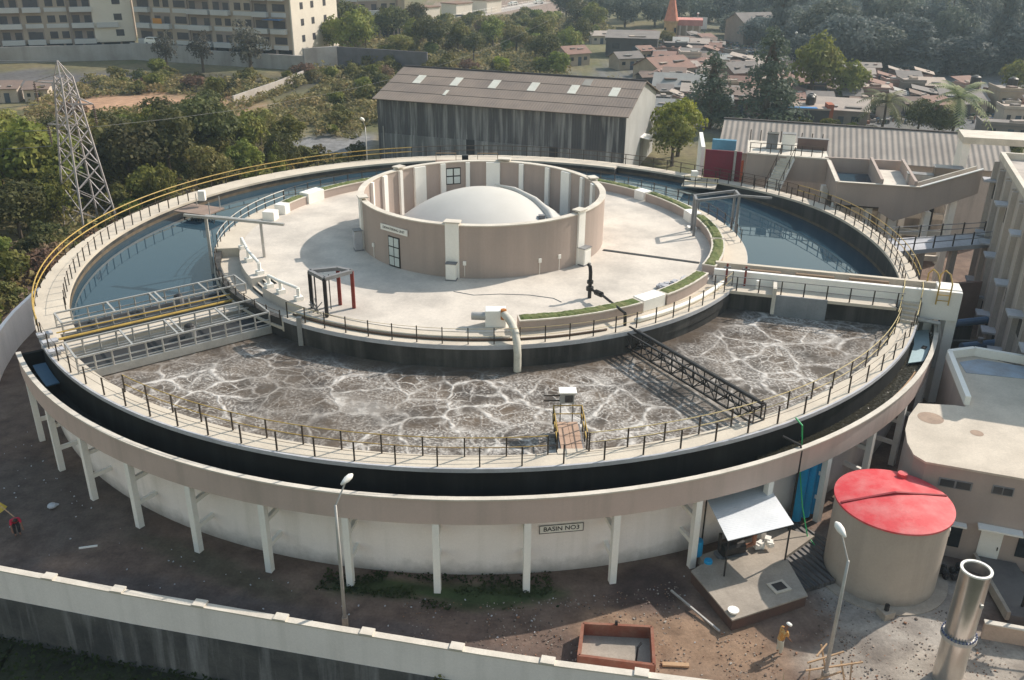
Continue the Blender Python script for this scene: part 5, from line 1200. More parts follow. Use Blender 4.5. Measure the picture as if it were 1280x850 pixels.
# trees on and beyond the far slope
GF = 'trees on the slope beyond the warehouse'
for k, x, y, s in [('A',-30.8,156,1.45),('A',-36.5,164,1.2),('B',-24,187,1.25),('A',-18,178,1.0),('B',-13,168,1.15),('A',-6,172,1.0),('A',3,186,1.0),('C',9,176,.9),('B',-2,160,.8),('A',-31,182,1.3),('B',-37,186,1.4),('C',-20,160,.8),('A',16,190,1.0),('B',30,232,1.1),('C',19,208,.9),('A',34.6,226,1.1),('B',26,180,1.0),('A',22,168,.9),('C',13,160,.8),('A',-27,205,1.3),('B',-20,215,1.1)]:
    plant(('bushy_tree',k), x, y, s, {'A':'mid green tree on the slope beyond the warehouse','B':'dark green tree on the slope beyond the warehouse','C':'olive tree on the slope beyond the warehouse'}[k], GF)
rg = random.Random(8)
for i in range(95):
    x = rg.uniform(-26, 34); y = rg.uniform(125, 265)
    if x > 18 and y < 185 or abs(y-229-(x+25)*2.8) < 12: continue
    k = rg.choice('AACCCD'); plant(('shrub',k), x, y, rg.uniform(.9,1.7), LS[k].replace('in the rough ground around the thicket','on the slope beyond the warehouse'), 'shrubs on the slope beyond the warehouse')
plant(('bushy_tree','B'), 14.5, 149, .95, 'dark round tree standing alone just above the warehouse roof', None)
plant(('bushy_tree','G'), 4.5, 138, .5, 'bright yellow green tree peeping over the warehouse roof', None)
plant(('sparse_tree','A'), -49.2, 131.2, 1.15, 'tall thin half bare tree in front of the flats', None)
plant(('sparse_tree','A'), -69.5, 139.7, .85, 'dark leafless tree by the retaining wall left of the tall thin tree', None)
plant(('sparse_tree','A'), -61.7, 139.6, .85, 'thin grey tree by the retaining wall next to the tall thin tree', None)
plant(('bushy_tree','G'), 28.5, 60.5, 1.05, 'bright leafy tree at the gable end of the warehouse', None)
plant(('bushy_tree','A'), 26.5, 54.5, .85, 'olive green tree between the warehouse gable and the white end wall', None)
plant(('conifer_tree','A'), 37.6, 80.5, 1.12, 'dark feathery tree just right of the warehouse', None, .86)
plant(('conifer_tree','A'), 46.9, 80.5, 1.3, 'tallest dark feathery tree among the huts', None, 1.12)
plant(('bushy_tree','A'), 61.5, 101, 1.6, 'large rounded green tree beside the tall feathery tree', None)
plant(('bushy_tree','A'), 67.5, 98.5, 1.05, 'smaller round tree against the large rounded tree', None)
plant(('bushy_tree','B'), 68.4, 71, .78, 'dark spreading tree between the two palms', None)
plant(('bushy_tree','B'), 70.8, 69, .65, 'dark low tree behind the long shed roof', None)
for x, y, s in ((56,75,.9),(52.5,77,.8),(59,73.5,.8),(61.5,73,.7),(76,63,.8),(79,61,.8)):
    plant(('shrub','A'), x, y, s, 'green shrub behind the long shed roof', 'shrubs behind the long shed')
# hazy wood at the top right: individual trees
rg = random.Random(12)
GH = 'hazy trees of the wood beyond the settlement'
nh = 0
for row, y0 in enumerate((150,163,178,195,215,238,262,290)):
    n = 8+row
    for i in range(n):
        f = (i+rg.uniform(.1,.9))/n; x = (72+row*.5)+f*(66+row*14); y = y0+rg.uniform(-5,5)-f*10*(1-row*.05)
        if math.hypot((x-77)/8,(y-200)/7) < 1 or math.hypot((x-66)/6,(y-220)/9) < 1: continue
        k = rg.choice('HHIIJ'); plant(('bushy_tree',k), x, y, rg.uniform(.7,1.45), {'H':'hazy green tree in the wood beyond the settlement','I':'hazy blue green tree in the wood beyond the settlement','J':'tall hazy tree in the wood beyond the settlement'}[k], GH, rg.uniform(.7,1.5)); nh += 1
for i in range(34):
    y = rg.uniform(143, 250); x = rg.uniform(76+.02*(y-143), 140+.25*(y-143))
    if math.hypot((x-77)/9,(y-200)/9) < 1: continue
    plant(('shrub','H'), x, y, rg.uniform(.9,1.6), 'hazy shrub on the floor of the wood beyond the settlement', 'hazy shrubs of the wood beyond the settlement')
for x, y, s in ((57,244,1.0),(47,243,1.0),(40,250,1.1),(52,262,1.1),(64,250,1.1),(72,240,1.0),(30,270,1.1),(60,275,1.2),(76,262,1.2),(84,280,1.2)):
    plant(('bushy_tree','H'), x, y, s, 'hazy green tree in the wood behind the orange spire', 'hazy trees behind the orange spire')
plant(('bushy_tree','C'), 50.5, 186, .62, 'dusty tree standing against the orange tower', None)
plant(('bushy_tree','A'), 104, 108, .95, 'tall tree with a pale trunk at the right edge of the settlement', None)

# undergrowth carpet (uncountable)
rg = random.Random(3); m = MB()
for i in range(150000):
    if rg.random() < .6: y = rg.uniform(-12, 128); x = rg.uniform(-82, -14)
    else: y = rg.uniform(100, 270); x = rg.uniform(-40, 42)
    if x < -48-.3*(y+10) and y < 120: continue
    if y < 30 and math.hypot(x,y) < 38.2 : continue
    if not clear(x, y): continue
    if y > 125 and x > 20 and y < 200: continue
    if mnoise.noise((x*.16, y*.16, 2)) < -.42: continue
    h = .15+2.6*max(0, mnoise.noise((x*.22,y*.22,8))+.35)*rg.random()**.7
    leafquad(m, Vector((x, y, h)), (Vector((0,0,1))+rand_unit(rg)*.9).normalized(), rg.uniform(.14,.32)*(1+.0035*max(0,y)), rg)
tag(m.build('undergrowth', leafmat('leaf_scrub', (.11,.115,.04), (.33,.275,.125), 0.50)), kind='stuff')
m = MB()
for i in range(5200):
    f = rg.random(); x = rg.uniform(-34, 6); y = wall_y(x)-.4-rg.random()**1.5*7
    leafquad(m, Vector((x, y, -3.25+rg.random()*.35)), (Vector((0,0,1))+rand_unit(rg)*.9).normalized(), rg.uniform(.06,.16), rg)
for i in range(2600):
    a = rg.uniform(-104,-84); r = 33.05+rg.random()*1.9 if a < -95 else 33.0+rg.random()*2.6
    if mnoise.noise((a*.25, r*.9, 0)) < -.1: continue
    p = pol(r, a, rg.random()*.16); leafquad(m, Vector(p), (Vector((0,0,1))+rand_unit(rg)*.9).normalized(), rg.uniform(.04,.12), rg)
tag(m.build('grass', leafmat('leaf_weed', (.020,.032,.010), (.055,.075,.022))), kind='stuff')
t = thing('wall_weed', 'small green bush growing out of the stained wall below the white band', 'plant', (-2.05,-39.5,-1)); m = MB(); rgw = random.Random(4)
for i in range(240): 
    d = rand_unit(rgw)*rgw.random()**.5*.5; leafquad(m, Vector((-2.05,-39.7,-.75))+d, rand_unit(rgw), .09, rgw)
m.build('foliage', L_BRIGHT if 0 else L_MID, t)
t = thing('grass_tuft', 'tuft of long grass blades behind the boundary wall near the person', 'plant', (12,-41.9,0)); m = MB()
for i in range(26):
    x, y = 12.0+rgw.uniform(-1.0,1.2), -41.7+rgw.uniform(-.1,.3); q = Vector((rgw.uniform(-.3,.3), rgw.uniform(-.2,.2), rgw.uniform(.7,1.5))); m.tri((x-.04,y,0),(x+.04,y,0),(x+q.x,y+q.y,q.z))
m.build('blades', L_PALM, t)

# palms
def palm(label, x, y, h, n=17, L=4.0, seed=1):
    rg = random.Random(seed); t = thing('palm_tree', label, 'palm', (x,y,0))
    MB().tube([(x,y,0),(x+.3,y,h*.5),(x+.2,y,h)],[.26,.2,.16],8).build('trunk', M_BARK, t)
    m = MB()
    for i in range(n):
        a = 2*PI*i/n+rg.uniform(-.2,.2); el = rg.uniform(-.1,1.1); P = []
        for k in range(9):
            s = k/8; r = L*s*math.cos(el*(1-s*.3)); z = h+L*(math.sin(el)*s-.75*s*s*(1.1-.4*el)); P.append(Vector((x+.2+r*math.cos(a), y+r*math.sin(a), z)))
        side = Vector((-math.sin(a), math.cos(a), 0))
        for k in range(8):
            for f in (0,.5):
                p = P[k].lerp(P[k+1], f); ln = .85*math.sin(PI*min(1,(k+f+1)/9.5))+.2
                for s in (-1,1):
                    tip = p+side*s*ln+(P[k+1]-P[k]).normalized()*ln*.5-Vector((0,0,.45*ln)); w = (P[k+1]-P[k]).normalized()*.14; m.tri(p-w, p+w, tip)
    m.build('fronds', L_PALM, t)
palm('coconut palm leaning behind the shed roof, the smaller of the two', 64, 74.5, 5.6, 24, 5.2, 3)
palm('larger coconut palm with broad drooping fronds behind the shed roof', 72.5, 68.5, 7.2, 30, 6.2, 5)
palm('hazy palm standing among the trees of the far wood', 118, 168, 17, 15, 5.0, 9)

# ------------------------------------------------------------------ blocks of flats
M_FLAT = mat('flats_plaster', (.42,.345,.28), .9, (.34,.28,.23), .12, .7, fine=.05)
M_FLATW = mat('flats_balcony', (.56,.555,.56), .8, (.46,.455,.46), .3, .6, fine=.04)
M_FLATB = mat('flats_brown', (.30,.24,.21), .9, None, .3, .4)
M_FLATL = mat('flats_sunny_end', (.72,.66,.58), .9, (.62,.56,.49), .3, .5)  # paler copy of the plaster, sunlight on the end wall put into it
M_RETW = mat('flats_retaining_wall', (.40,.385,.385), .9, (.27,.25,.24), .2, .9, streak=((.20,.18,.17),.6,.35), fine=.1)
M_HGLASS = mat('flats_window', (.055,.055,.07), .3, (.09,.085,.09), .9, .7, bump=0)
def flats(label, A_, B_, floors, seed, depth=14, z0=0.0):
    rg = random.Random(seed); A_ = Vector((*A_,0)); B_ = Vector((*B_,0)); d = (B_-A_).normalized(); L_ = (B_-A_).length; n_ = Vector((-d.y,d.x,0))
    t = thing('apartment_block', label, 'apartment building', A_+d*L_/2)
    def bx(u0,u1,v0,v1,za,zb,nm,mt):
        P = [A_+d*u+n_*v for u,v in ((u0,v0),(u1,v0),(u1,v1),(u0,v1))]
        m = MB(); m.hexa([*(p+Vector((0,0,za)) for p in P), *(p+Vector((0,0,zb)) for p in P)]); return m.build(nm, mt, t)
    FH = 3.6
    bx(0,L_,0,depth,z0+3.6,z0+3.6+FH*floors,'wall',M_FLAT); bx(.5,L_-.5,2.5,depth-1,0,z0+3.6,'parking_level',M_GLASS)
    u = 0
    while u < L_: bx(u,u+.5,.1,.6,0,z0+3.6,'stilt',M_FLATB); u += 4.2
    u = 1.0; k = 0
    while u < L_-4.5:
        w = rg.choice((4.5,5.5,6.5)); kind = k % 3; k += 1
        if kind == 2: bx(u+w-.6,u+w-.1,-.35,0,0,z0+3.6+FH*floors,'drain_shaft',M_FLATB)
        for f in range(floors):
            z = z0+3.6+FH*f
            if kind == 0 or (kind == 1 and (f+k) % 2): 
                bx(u+.1,u+w-.8,-.02,0,z+.95,z+3.3,'recess_shade',M_FLATB); bx(u,u+w-.7,-1.25,0.0,z-.15,z+.95,'balcony',M_FLATW)  # flat brown panel stands in for the shade behind the balcony
                bx(u+.3,u+1.9,-.05,-.021,z+.95,z+2.7,'window',M_HGLASS); bx(u+w-2.6,u+w-1.1,-.05,-.021,z+.95,z+2.6,'window',M_HGLASS)
            else:
                bx(u+.4,u+2.1,-.03,0,z+1.1,z+2.7,'window',M_HGLASS); bx(u+w-2.5,u+w-.9,-.03,0,z+1.1,z+2.7,'window',M_HGLASS)
                bx(u,u+w-.7,-.1,-.035,z-.1,z+.85,'spandrel',M_FLATW)
        u += w
    return t, bx, L_
t, bx, L_ = flats('long block of beige flats with white balconies at the top left edge', (-128,151), (-84.5,165), 4, 1)
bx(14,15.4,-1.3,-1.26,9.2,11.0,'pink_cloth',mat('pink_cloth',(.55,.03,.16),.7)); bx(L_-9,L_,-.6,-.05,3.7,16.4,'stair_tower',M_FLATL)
for f in range(4): bx(L_-4.2,L_-2.4,-.64,-.6,5.0+3.6*f,6.5+3.6*f,'window',M_HGLASS)
t, bx, L_ = flats('beige block of flats with white balconies and a blue awning behind the tall thin tree', (-83.5,163.5), (-43.5,149.5), 4, 4)
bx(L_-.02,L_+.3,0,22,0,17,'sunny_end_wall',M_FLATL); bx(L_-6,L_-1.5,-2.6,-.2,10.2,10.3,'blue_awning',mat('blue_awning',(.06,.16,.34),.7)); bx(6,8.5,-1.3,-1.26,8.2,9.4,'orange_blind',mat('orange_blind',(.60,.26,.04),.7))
for f in range(4):
    for v in (4,9,15): bx(L_+.3,L_+.34,v,v+1.4,5.0+3.6*f,6.5+3.6*f,'window',M_HGLASS)
t, bx, L_ = flats('sunlit cream flats seen at the end of the row behind the bushy trees', (-40,196), (-22,206), 4, 9)
t = MB()
for (a_, b_, h_) in (((-130,146),(-84,159.5),4.0),((-84,159.5),(-66,152.5),4.3),((-66,152.5),(-40,143),3.6),((-40,143),(-33,148),5.2)):
    a_, b_ = Vector((*a_,0)), Vector((*b_,0)); t.bar(a_+Vector((0,0,h_/2-.4)), b_+Vector((0,0,h_/2-.4)), .5, h_)
tag(t.build('retaining_wall', M_RETW), 'long grey stained retaining wall below the blocks of flats', 'wall')
t = MB(); t.bar((-33,147,2.4),(-12,138,2.4),.4,4.8); tag(t.build('compound_wall', mat('dark_compound_wall',(.16,.15,.17),.9,(.10,.095,.10),.4,.8)), 'dark high compound wall running behind the warehouse roof', 'wall')
t = MB(); t.bar((-45,98.5,.9),(-40.5,116,.9),.35,1.9); t.bar((-40.5,116,.9),(-37.5,132,.9),.35,1.9); tag(t.build('plot_wall', mat('grey_plot_wall',(.46,.42,.39),.9,(.34,.30,.27),.4,.8)), 'pale grey plot wall running diagonally through the shrubs', 'wall')
def car(label, x, y, rz, mt, z=0, van=False):
    t = bpy.data.objects.new('parked_car', None); COL.objects.link(t); tag(t, label, 'car')
    h = 1.75 if van else 1.42
    m = MB(); P = [(-2.1,.35),(-2.1,.9),(-1.2,1.0),(-.6,h),(1.6,h),(2.05,1.0),(2.1,.35)]
    n = len(P); 
    for s_ in (-.82,.82): m.v += [(a,s_*(1 if b < 1.1 else .85),b) for a,b in P]
    m.f.append(tuple(range(n))); m.f.append(tuple(range(2*n-1,n-1,-1)))
    for i in range(n): j = (i+1)%n; m.f.append((i,n+i,n+j,j))
    m.build('body', mt, t)
    m = MB()
    for s_ in (-1,1): m.quad((-1.0,s_*.80,1.02),(1.5,s_*.80,1.02),(1.35,s_*.73,h-.12),(-.55,s_*.73,h-.12))
    m.quad((-1.19,-.7,1.05),(-1.19,.7,1.05),(-.68,.62,h-.08),(-.68,-.62,h-.08)); m.build('glazing', M_GLASS, t)
    for a in (-1.3,1.3):
        for s_ in (-.8,.8): MB().tube([(a,s_-.1,.33),(a,s_+.1,.33)],.33,12).build('wheel', M_BLACK, t)
    t.location = (x,y,z); t.rotation_euler = (0,0,rz); return t
car('white van parked under the flats above the retaining wall', -78.5, 159.5, 2.8, M_WPAINT, 3.4, True)
car('pale green car on the lane at the top of the picture', -21.5, 246, .4, mat('pale_car',(.45,.5,.35),.4,bump=0))
car('dark car on the lane at the top of the picture', -8, 268, .5, M_BLACK)
car('white car farthest along the lane at the top of the picture', 13, 330, .5, M_WPAINT)
car('second white car beside the farthest one on the lane', 24, 338, .3, M_WPAINT)
M_LANE = mat('lane_surface', (.42,.38,.36), .9, (.33,.29,.27), .3, .7)
m = MB(); m.prism([(-30,226),(-26,224),(-7,262),(30,345),(22,350),(-13,266)],.03,.06); tag(m.build('lane', M_LANE), kind='structure')
t = thing('lane_houses', 'row of low white houses along the lane at the top of the picture', 'houses', (-14,270,0))
for i, (x, y) in enumerate(((-20,262),(-9,280),(2,296))): MB().box((x,y,2.2),(9,7,4.4),.9).build('wall', M_FLATL, t); MB().box((x,y,4.5),(9.6,7.6,.3),.9).build('roof', mat('brown_tin',(.24,.15,.11),.8), t)
t = thing('chain_fence', 'pale post fence along the lane at the top of the picture', 'fence', (0,275,0))
for i in range(16): MB().bar((-12+2.6*i,257+5.6*i,0),(-12+2.6*i,257+5.6*i,2.2),.15).build('post', M_WPAINT, t)
for i in range(2): MB().bar((-12,257,1.0+i),(27,341,1.0+i),.08).build('rail', M_WPAINT, t)

# ------------------------------------------------------------------ the settlement
TIN = [mat('hut_tin_grey',(0.217,0.192,0.180),.8,(0.153,0.135,0.129),.5,.8), mat('hut_tin_pale',(0.394,0.333,0.291),.8,(0.287,0.242,0.218),.5,.8), mat('hut_tin_rust',(0.212,0.152,0.126),.85,(0.155,0.121,0.109),.5,.8), mat('hut_tile_red',(0.278,0.165,0.133),.85,(0.216,0.139,0.115),.6,.8), mat('hut_tin_blue',(0.339,0.331,0.313),.7,(0.263,0.257,0.249),.5,.8), mat('hut_slab',(0.458,0.371,0.310),.9,(0.335,0.273,0.234),.5,.8)]
HW = [mat('hut_wall_cream',(0.435,0.346,0.264),.9), mat('hut_wall_grey',(0.268,0.230,0.205),.9), mat('hut_wall_pink',(0.419,0.261,0.224),.9), mat('hut_wall_brick',(0.225,0.147,0.122),.9), mat('hut_wall_white',(0.556,0.469,0.398),.9), mat('hut_wall_dark',(0.090,0.085,0.086),.9)]
M_HDOOR = mat('hut_door', (.08,.10,.13), .7)
def hut(label, x, y, w, d, h, rz, rf, wl, kind='gable', group=None, win=2):
    t = bpy.data.objects.new('hut' if w < 8.6 else 'house', None); COL.objects.link(t); tag(t, label, 'hut' if w < 8.6 else 'house', group)
    MB().box((0,0,h/2),(w,d,h)).build('wall', HW[wl], t)
    o = .35
    if kind == 'gable':
        rise = d*.24; m = MB()
        for s_ in (-1,1): m.hexa([(-w/2-o,s_*(d/2+o),h-.1),(w/2+o,s_*(d/2+o),h-.1),(w/2+o,0,h+rise),(-w/2-o,0,h+rise),(-w/2-o,s_*(d/2+o),h),(w/2+o,s_*(d/2+o),h),(w/2+o,0,h+rise+.1),(-w/2-o,0,h+rise+.1)])
        m.build('roof', TIN[rf], t)
        for s_ in (-1,1): MB().tri((s_*w/2,-d/2,h),(s_*w/2,d/2,h),(s_*w/2,0,h+rise)).build('gable', HW[wl], t)
    elif kind == 'mono':
        MB().hexa([(-w/2-o,-d/2-o,h),(w/2+o,-d/2-o,h),(w/2+o,d/2+o,h+.9),(-w/2-o,d/2+o,h+.9),(-w/2-o,-d/2-o,h+.1),(w/2+o,-d/2-o,h+.1),(w/2+o,d/2+o,h+1.0),(-w/2-o,d/2+o,h+1.0)]).build('roof', TIN[rf], t)
    else:
        MB().box((0,0,h+.1),(w+.3,d+.3,.2)).build('roof', TIN[rf], t); MB().box((0,-d/2-.05,h+.4),(w+.3,.2,.45)).build('parapet', HW[wl], t); MB().box((-w/2-.05,0,h+.4),(.2,d,.45)).build('parapet', HW[wl], t)
    rr_ = random.Random(int(abs(x*71+y*13))); pm = TIN[rr_.randrange(len(TIN))]
    if kind == 'flat': MB().box((rr_.uniform(-.25,.25)*w,rr_.uniform(-.2,.2)*d,h+.45),(w*.3,d*.25,.5),.3).build('roof_shelter', pm, t)
    else:
        for q_ in range(2):
            sx_, v_ = rr_.uniform(-.3,.3)*w, rr_.uniform(-.35,-.15)*d; zr = (h+.12+(1-2*abs(v_)/d)*d*.24) if kind == 'gable' else h+.22+(v_/d+.5)*.9
            MB().box((sx_,v_,zr),(w*rr_.uniform(.15,.3),d*.18,.14),rr_.uniform(-.2,.2)).build('roof_patch', pm if q_ else TIN[0], t)
    for i in range(win): MB().box((-w*.3+w*.6*i/max(1,win-1), -d/2-.03, h*.58),(w*.14,.06,h*.28)).build('window', M_GLASS, t)
    MB().box((w*.05,-d/2-.03,h*.36),(.9,.06,min(2.0,h*.72))).build('door', M_HDOOR, t)
    t.location = (x,y,0); t.rotation_euler = (0,0,rz); return t
S = [('small house with an orange red tiled roof just above the warehouse ridge',21.6,156,6.4,6,2.8,.5,3,0,'gable'),
('thatch grey roofed hut with pale yellow walls between the two red tiled houses',33.7,149.5,6.2,5,2.6,.35,0,0,'gable'),
('large red tiled house with pale walls above the warehouse gable',39.3,131.5,10,8.5,3.0,.55,3,0,'gable'),
('long grey roofed shed with a dark wall below the orange tower',38.9,174,13,10,4.6,-.2,0,5,'mono'),
('house with a pale blue metal roof just right of the warehouse',38.6,110.5,9.6,8,2.6,-.25,4,1,'gable'),
('little pale tin hut beside the long grey shed',33.4,199,5.2,4,2.2,.1,1,4,'mono'),
('dark walled house with a grey flat roof in front of the pink roofed hall',51.7,174,9,7,2.8,-.15,0,5,'flat'),
('large grey roofed house at the edge of the hazy wood',77.1,201,11,10,6.0,.3,0,1,'gable'),
('white flat roofed hut beside the red tiled house',48.5,149,4.6,5,3.6,-.1,1,4,'flat'),
('grey roofed house with an orange wall behind the dark feathery trees',53.5,123.5,7,7,3.4,.35,0,3,'gable'),
('brown roofed hut between the two feathery trees',46.4,95,6.0,7,2.8,-.25,2,3,'mono'),
('house with a pale grey sloping roof beside the black roof tanks',60.4,84,9.2,7,3.0,-.35,1,1,'mono'),
('grey walled hut beside the pinkish house',69.7,104,5,6,3.2,-.2,0,1,'mono'),
('pinkish house with a white flat roof in the middle of the settlement',73.5,101.5,5.2,6.5,3.4,-.25,5,2,'flat'),
('small pink house next to the pinkish one',81.6,113,3.2,4,3.0,-.1,1,2,'flat'),
('pale grey block with a light roof in the middle of the settlement',84.0,110,4.0,5,3.4,-.15,1,1,'flat'),
('brown walled house with a cream roof edge in the settlement',89.5,113,5.4,5,2.4,-.2,5,3,'mono'),
('wide low house with patched grey roofs beyond the larger palm',88,97,7.6,7,2.6,-.3,0,0,'mono'),
('tall cream house at the right end of the settlement',95.6,96,4.6,6,4.2,-.15,1,0,'flat'),
('white cube house with one dark window at the right end of the settlement',90.6,84,4.4,4.5,3.0,-.2,5,4,'flat'),
('low grey flat roof at the right edge before the white cube house',86,77.5,8,5,1.6,-.3,0,1,'flat')]
for s_ in S: hut(*s_)
rg = random.Random(21)
spots = [(s_[1], s_[2], max(s_[3], s_[4])*.62) for s_ in S]+[(53.2,82,5),(37.6,80.5,2.5),(46.9,80.5,2.5),(62,104,4),(50.5,186,3),(56,203,5),(51,189,4)]
GHU = 'small huts crowded in the settlement'; nn = 0
LH = {0:'small grey tin roofed hut in the crowded settlement',1:'small pale tin roofed hut in the crowded settlement',2:'small rusty roofed hut in the crowded settlement',5:'small flat roofed hut in the crowded settlement',4:'small bluish tin roofed hut in the crowded settlement',3:'small tile roofed hut in the crowded settlement'}
for i in range(2500):
    y = rg.uniform(88, 205); f = rg.random(); x = (30+.12*(y-90))+f*(70-.28*(y-90))
    if y > 150 and x > 62: continue
    if x > 70 and y > 134: continue
    r = rg.uniform(1.5,3.2)
    if any(math.hypot(x-a, y-b) < r+c-1.0 for a, b, c in spots): continue
    spots.append((x,y,r)); rf = rg.choice((0,0,1,1,2,5,4,3)); hut(LH[rf], x, y, r*1.7, r*1.4, rg.uniform(2.0,3.2), rg.choice((-.25,-.2,.3,1.2)), rf, rg.randrange(6), rg.choice(('mono','mono','gable','flat')), GHU, 1); nn += 1
    if nn >= 130: break
rg = random.Random(77); m = MB(); cols = []
for i in range(5200):
    y = rg.uniform(84, 205); f = rg.random(); x = (28+.12*(y-90))+f*(76-.28*(y-90)); s_ = rg.uniform(.15,.55); zz = rg.choice((.2,.3,.4,.2)) 
    m.box((x,y,zz),(s_*1.8,s_*1.2,rg.uniform(.2,.9)),rg.random()*3); c = rg.choice(((.30,.28,.27),(.20,.19,.19),(.42,.40,.38),(.12,.11,.11),(.30,.17,.13),(.12,.17,.24),(.36,.31,.22),(.09,.12,.06))); cols += [*c,1]*8
o = m.build('settlement_debris', mat('debris', (.3,.3,.3), .9, None, 1, .3, attr='tint', bump=0)); ca = o.data.color_attributes.new('tint','FLOAT_COLOR','POINT'); ca.data.foreach_set('color', cols); tag(o, kind='stuff')
t = thing('flat_house', 'flat roofed house with black water tanks and a blue tarpaulin behind the shrubs', 'house', (53.5,83,0))
MB().box((53.8,83.5,1.6),(8,6.5,3.2),-.15).build('wall', HW[5], t); MB().box((53.8,83.5,3.3),(8.3,6.8,.25),-.15).build('roof', TIN[5], t); MB().box((57.6,81.0,2.4),(1.0,2.5,3.4),-.15).build('brick_pier', mat('orange_brick',(.42,.13,.07),.85), t)
MB().box((52.8,80.6,3.5),(5.0,1.4,.08),-.15).build('tarpaulin', mat('blue_tarpaulin',(.05,.22,.50),.6), t)
for i, (x, y, z, lab) in enumerate([(51.6,84.2,3.45,'black water tank on the flat roof, nearest the feathery tree'),(52.4,86.0,3.45,'black water tank behind the first on the flat roof'),(55.2,83.6,3.45,'black water tank by the brick pier on the flat roof'),(56.0,85.4,3.45,'black water tank at the back corner of the flat roof')]):
    t = thing('water_tank', lab, 'water tank', (x,y,z)); MB().tube([(x,y,z),(x,y,z+1.3),(x,y,z+1.55)],[.75,.75,.4],14).build('body', M_BLACK, t); MB().tube([(x,y,z+1.55),(x,y,z+1.65)],.3,10).build('lid', M_GREY, t)
for x, y, lab in ((98,99,'dark roof tank on the cream house'),(92,101,'black roof tank beyond the larger palm')):
    t = thing('water_tank', lab, 'water tank', (x,y,4)); MB().tube([(x,y,2.5),(x,y,5.6),(x,y,5.8)],[.9,.9,.5],14).build('body', M_BLACK, t); MB().tube([(x,y,5.8),(x,y,5.9)],.35,10).build('lid', M_GREY, t)
# tower with conical spire, hall, hoarding
t = thing('spire_tower', 'ochre tower with a tall orange red conical spire above the settlement', 'tower', (54.5,204,0))
MB().lathe([(2.1,0),(1.9,5.2),(2.1,5.4),(2.1,5.8)], (54.5,204,0), 12).build('tower_body', mat('ochre_tower',(.50,.34,.18),.85), t)
MB().lathe([(2.2,5.8),(1.9,6.6),(1.0,10.6),(.35,14.2),(.05,14.8)], (54.5,204,0), 12).build('spire', mat('orange_spire',(.60,.23,.15),.75), t)
for k in range(4): a = k*PI/2+.5; MB().box((54.5+2.0*math.cos(a),204+2.0*math.sin(a),3.2),(.1,.7,1.6),a).build('opening', M_GLASS, t)
t = thing('temple_hall', 'hall with a pink roof band and white pillars beside the spire tower', 'hall', (59.5,206,0))
MB().box((60,207,2.4),(7.5,7,4.8),-.2).build('wall', HW[0], t); MB().box((60,207,5.3),(8.4,8,1.6),-.2).build('roof_band', mat('pink_band',(.56,.25,.22),.8), t)
for k in range(4): MB().box((57.0+1.8*k,202.8-.36*k,2.3),(.4,.4,4.6)).build('pillar', HW[4], t)
t = thing('hoarding', 'blank white hoarding on posts at the edge of the hazy wood', 'hoarding', (66,218,0)); MB().box((66,217.5,3.9),(4.2,.2,3.4),-.1).build('board', mat('hoarding_white',(.66,.64,.64),.8), t)
for dx in (-1.6,1.6): MB().box((66+dx,217.7,1.2),(.2,.2,2.4)).build('post', M_GREY, t)
for x, y, h_, lab in ((63,208,7.5,'thin lamp post with a round lantern beside the white hoarding'),(74,152,8,'thin lamp post at the foot of the hazy wood by the olive tree'),(93,146,8.5,'lamp post standing before the middle of the hazy wood'),(56,112,6,'pole between the two feathery trees')):
    t = thing('street_lamp', lab, 'street lamp', (x,y,0)); MB().tube([(x,y,0),(x,y,h_)],.1,6).build('pole', M_GALV, t); MB().sphere((x,y,h_),.35,8,6,.7).build('lantern', M_WPAINT, t)
hut('tiny pale hut at the left edge behind the pylon', -87, 103, 4, 4, 2.4, .2, 2, 4, 'mono', None, 1); hut('tiny white walled hut beside the one at the left edge', -82, 104, 4, 4, 2.2, .2, 2, 4, 'mono', None, 1)

# ------------------------------------------------------------------ small litter on the yard
rg = random.Random(31); m = MB()
for i in range(130):
    a = rg.uniform(-150,-60); r = 34.8+rg.random()**2*4.5; x, y, _ = pol(r, a)
    if y < wall_y(x)+.3: continue
    s_ = rg.uniform(.02,.06); m.box((x,y,s_*.4),(s_*1.6,s_,s_*.8),rg.random()*3)
tag(m.build('yard_pebbles', M_RIM), kind='stuff')
m = MB(); cols = []
for i in range(5200):
    x = rg.uniform(-4, 24); y = rg.uniform(-43, -33.4)
    if y < wall_y(x)+.15 or math.hypot(x, y) < 35 or math.hypot(x-TX, y-TY) < 3.4 or (10.4 < x < 16.1 and y > -37.4) or (x > 22.4 and y > -36): continue
    if mnoise.noise((x*.45, y*.45, 4)) < -.15 and rg.random() < .8: continue
    s_ = rg.uniform(.018,.055)*(1.8 if rg.random() < .04 else 1); m.box((x,y,s_*.3),(s_*1.5,s_,s_*.7),rg.random()*3); c = rg.choice(((.30,.24,.20),(.20,.15,.12),(.38,.34,.30),(.11,.09,.08),(.30,.17,.11))); cols += [*c,1]*8
o = m.build('gravel', MATS['debris']); ca = o.data.color_attributes.new('tint','FLOAT_COLOR','POINT'); ca.data.foreach_set('color', cols); tag(o, kind='stuff')
t = thing('white_sack', 'small crumpled white sack lying in the shaded yard', 'sack', (-24.6,-26.6,0)); MB().sphere((-24.6,-26.6,.16),.26,10,7,.6).build('body', mat('sack_plastic',(.5,.52,.56),.5), t); MB().tube([(-24.6,-26.6,.2),(-24.3,-26.4,.12)],[.16,.05],8).build('neck', M_RIM, t)
tag(MB().bar((-21.6,-30.4,.05),(-20.7,-30.2,.05),.08).build('white_stick', M_WPAINT), 'short white stick lying on the shaded yard', 'stick')

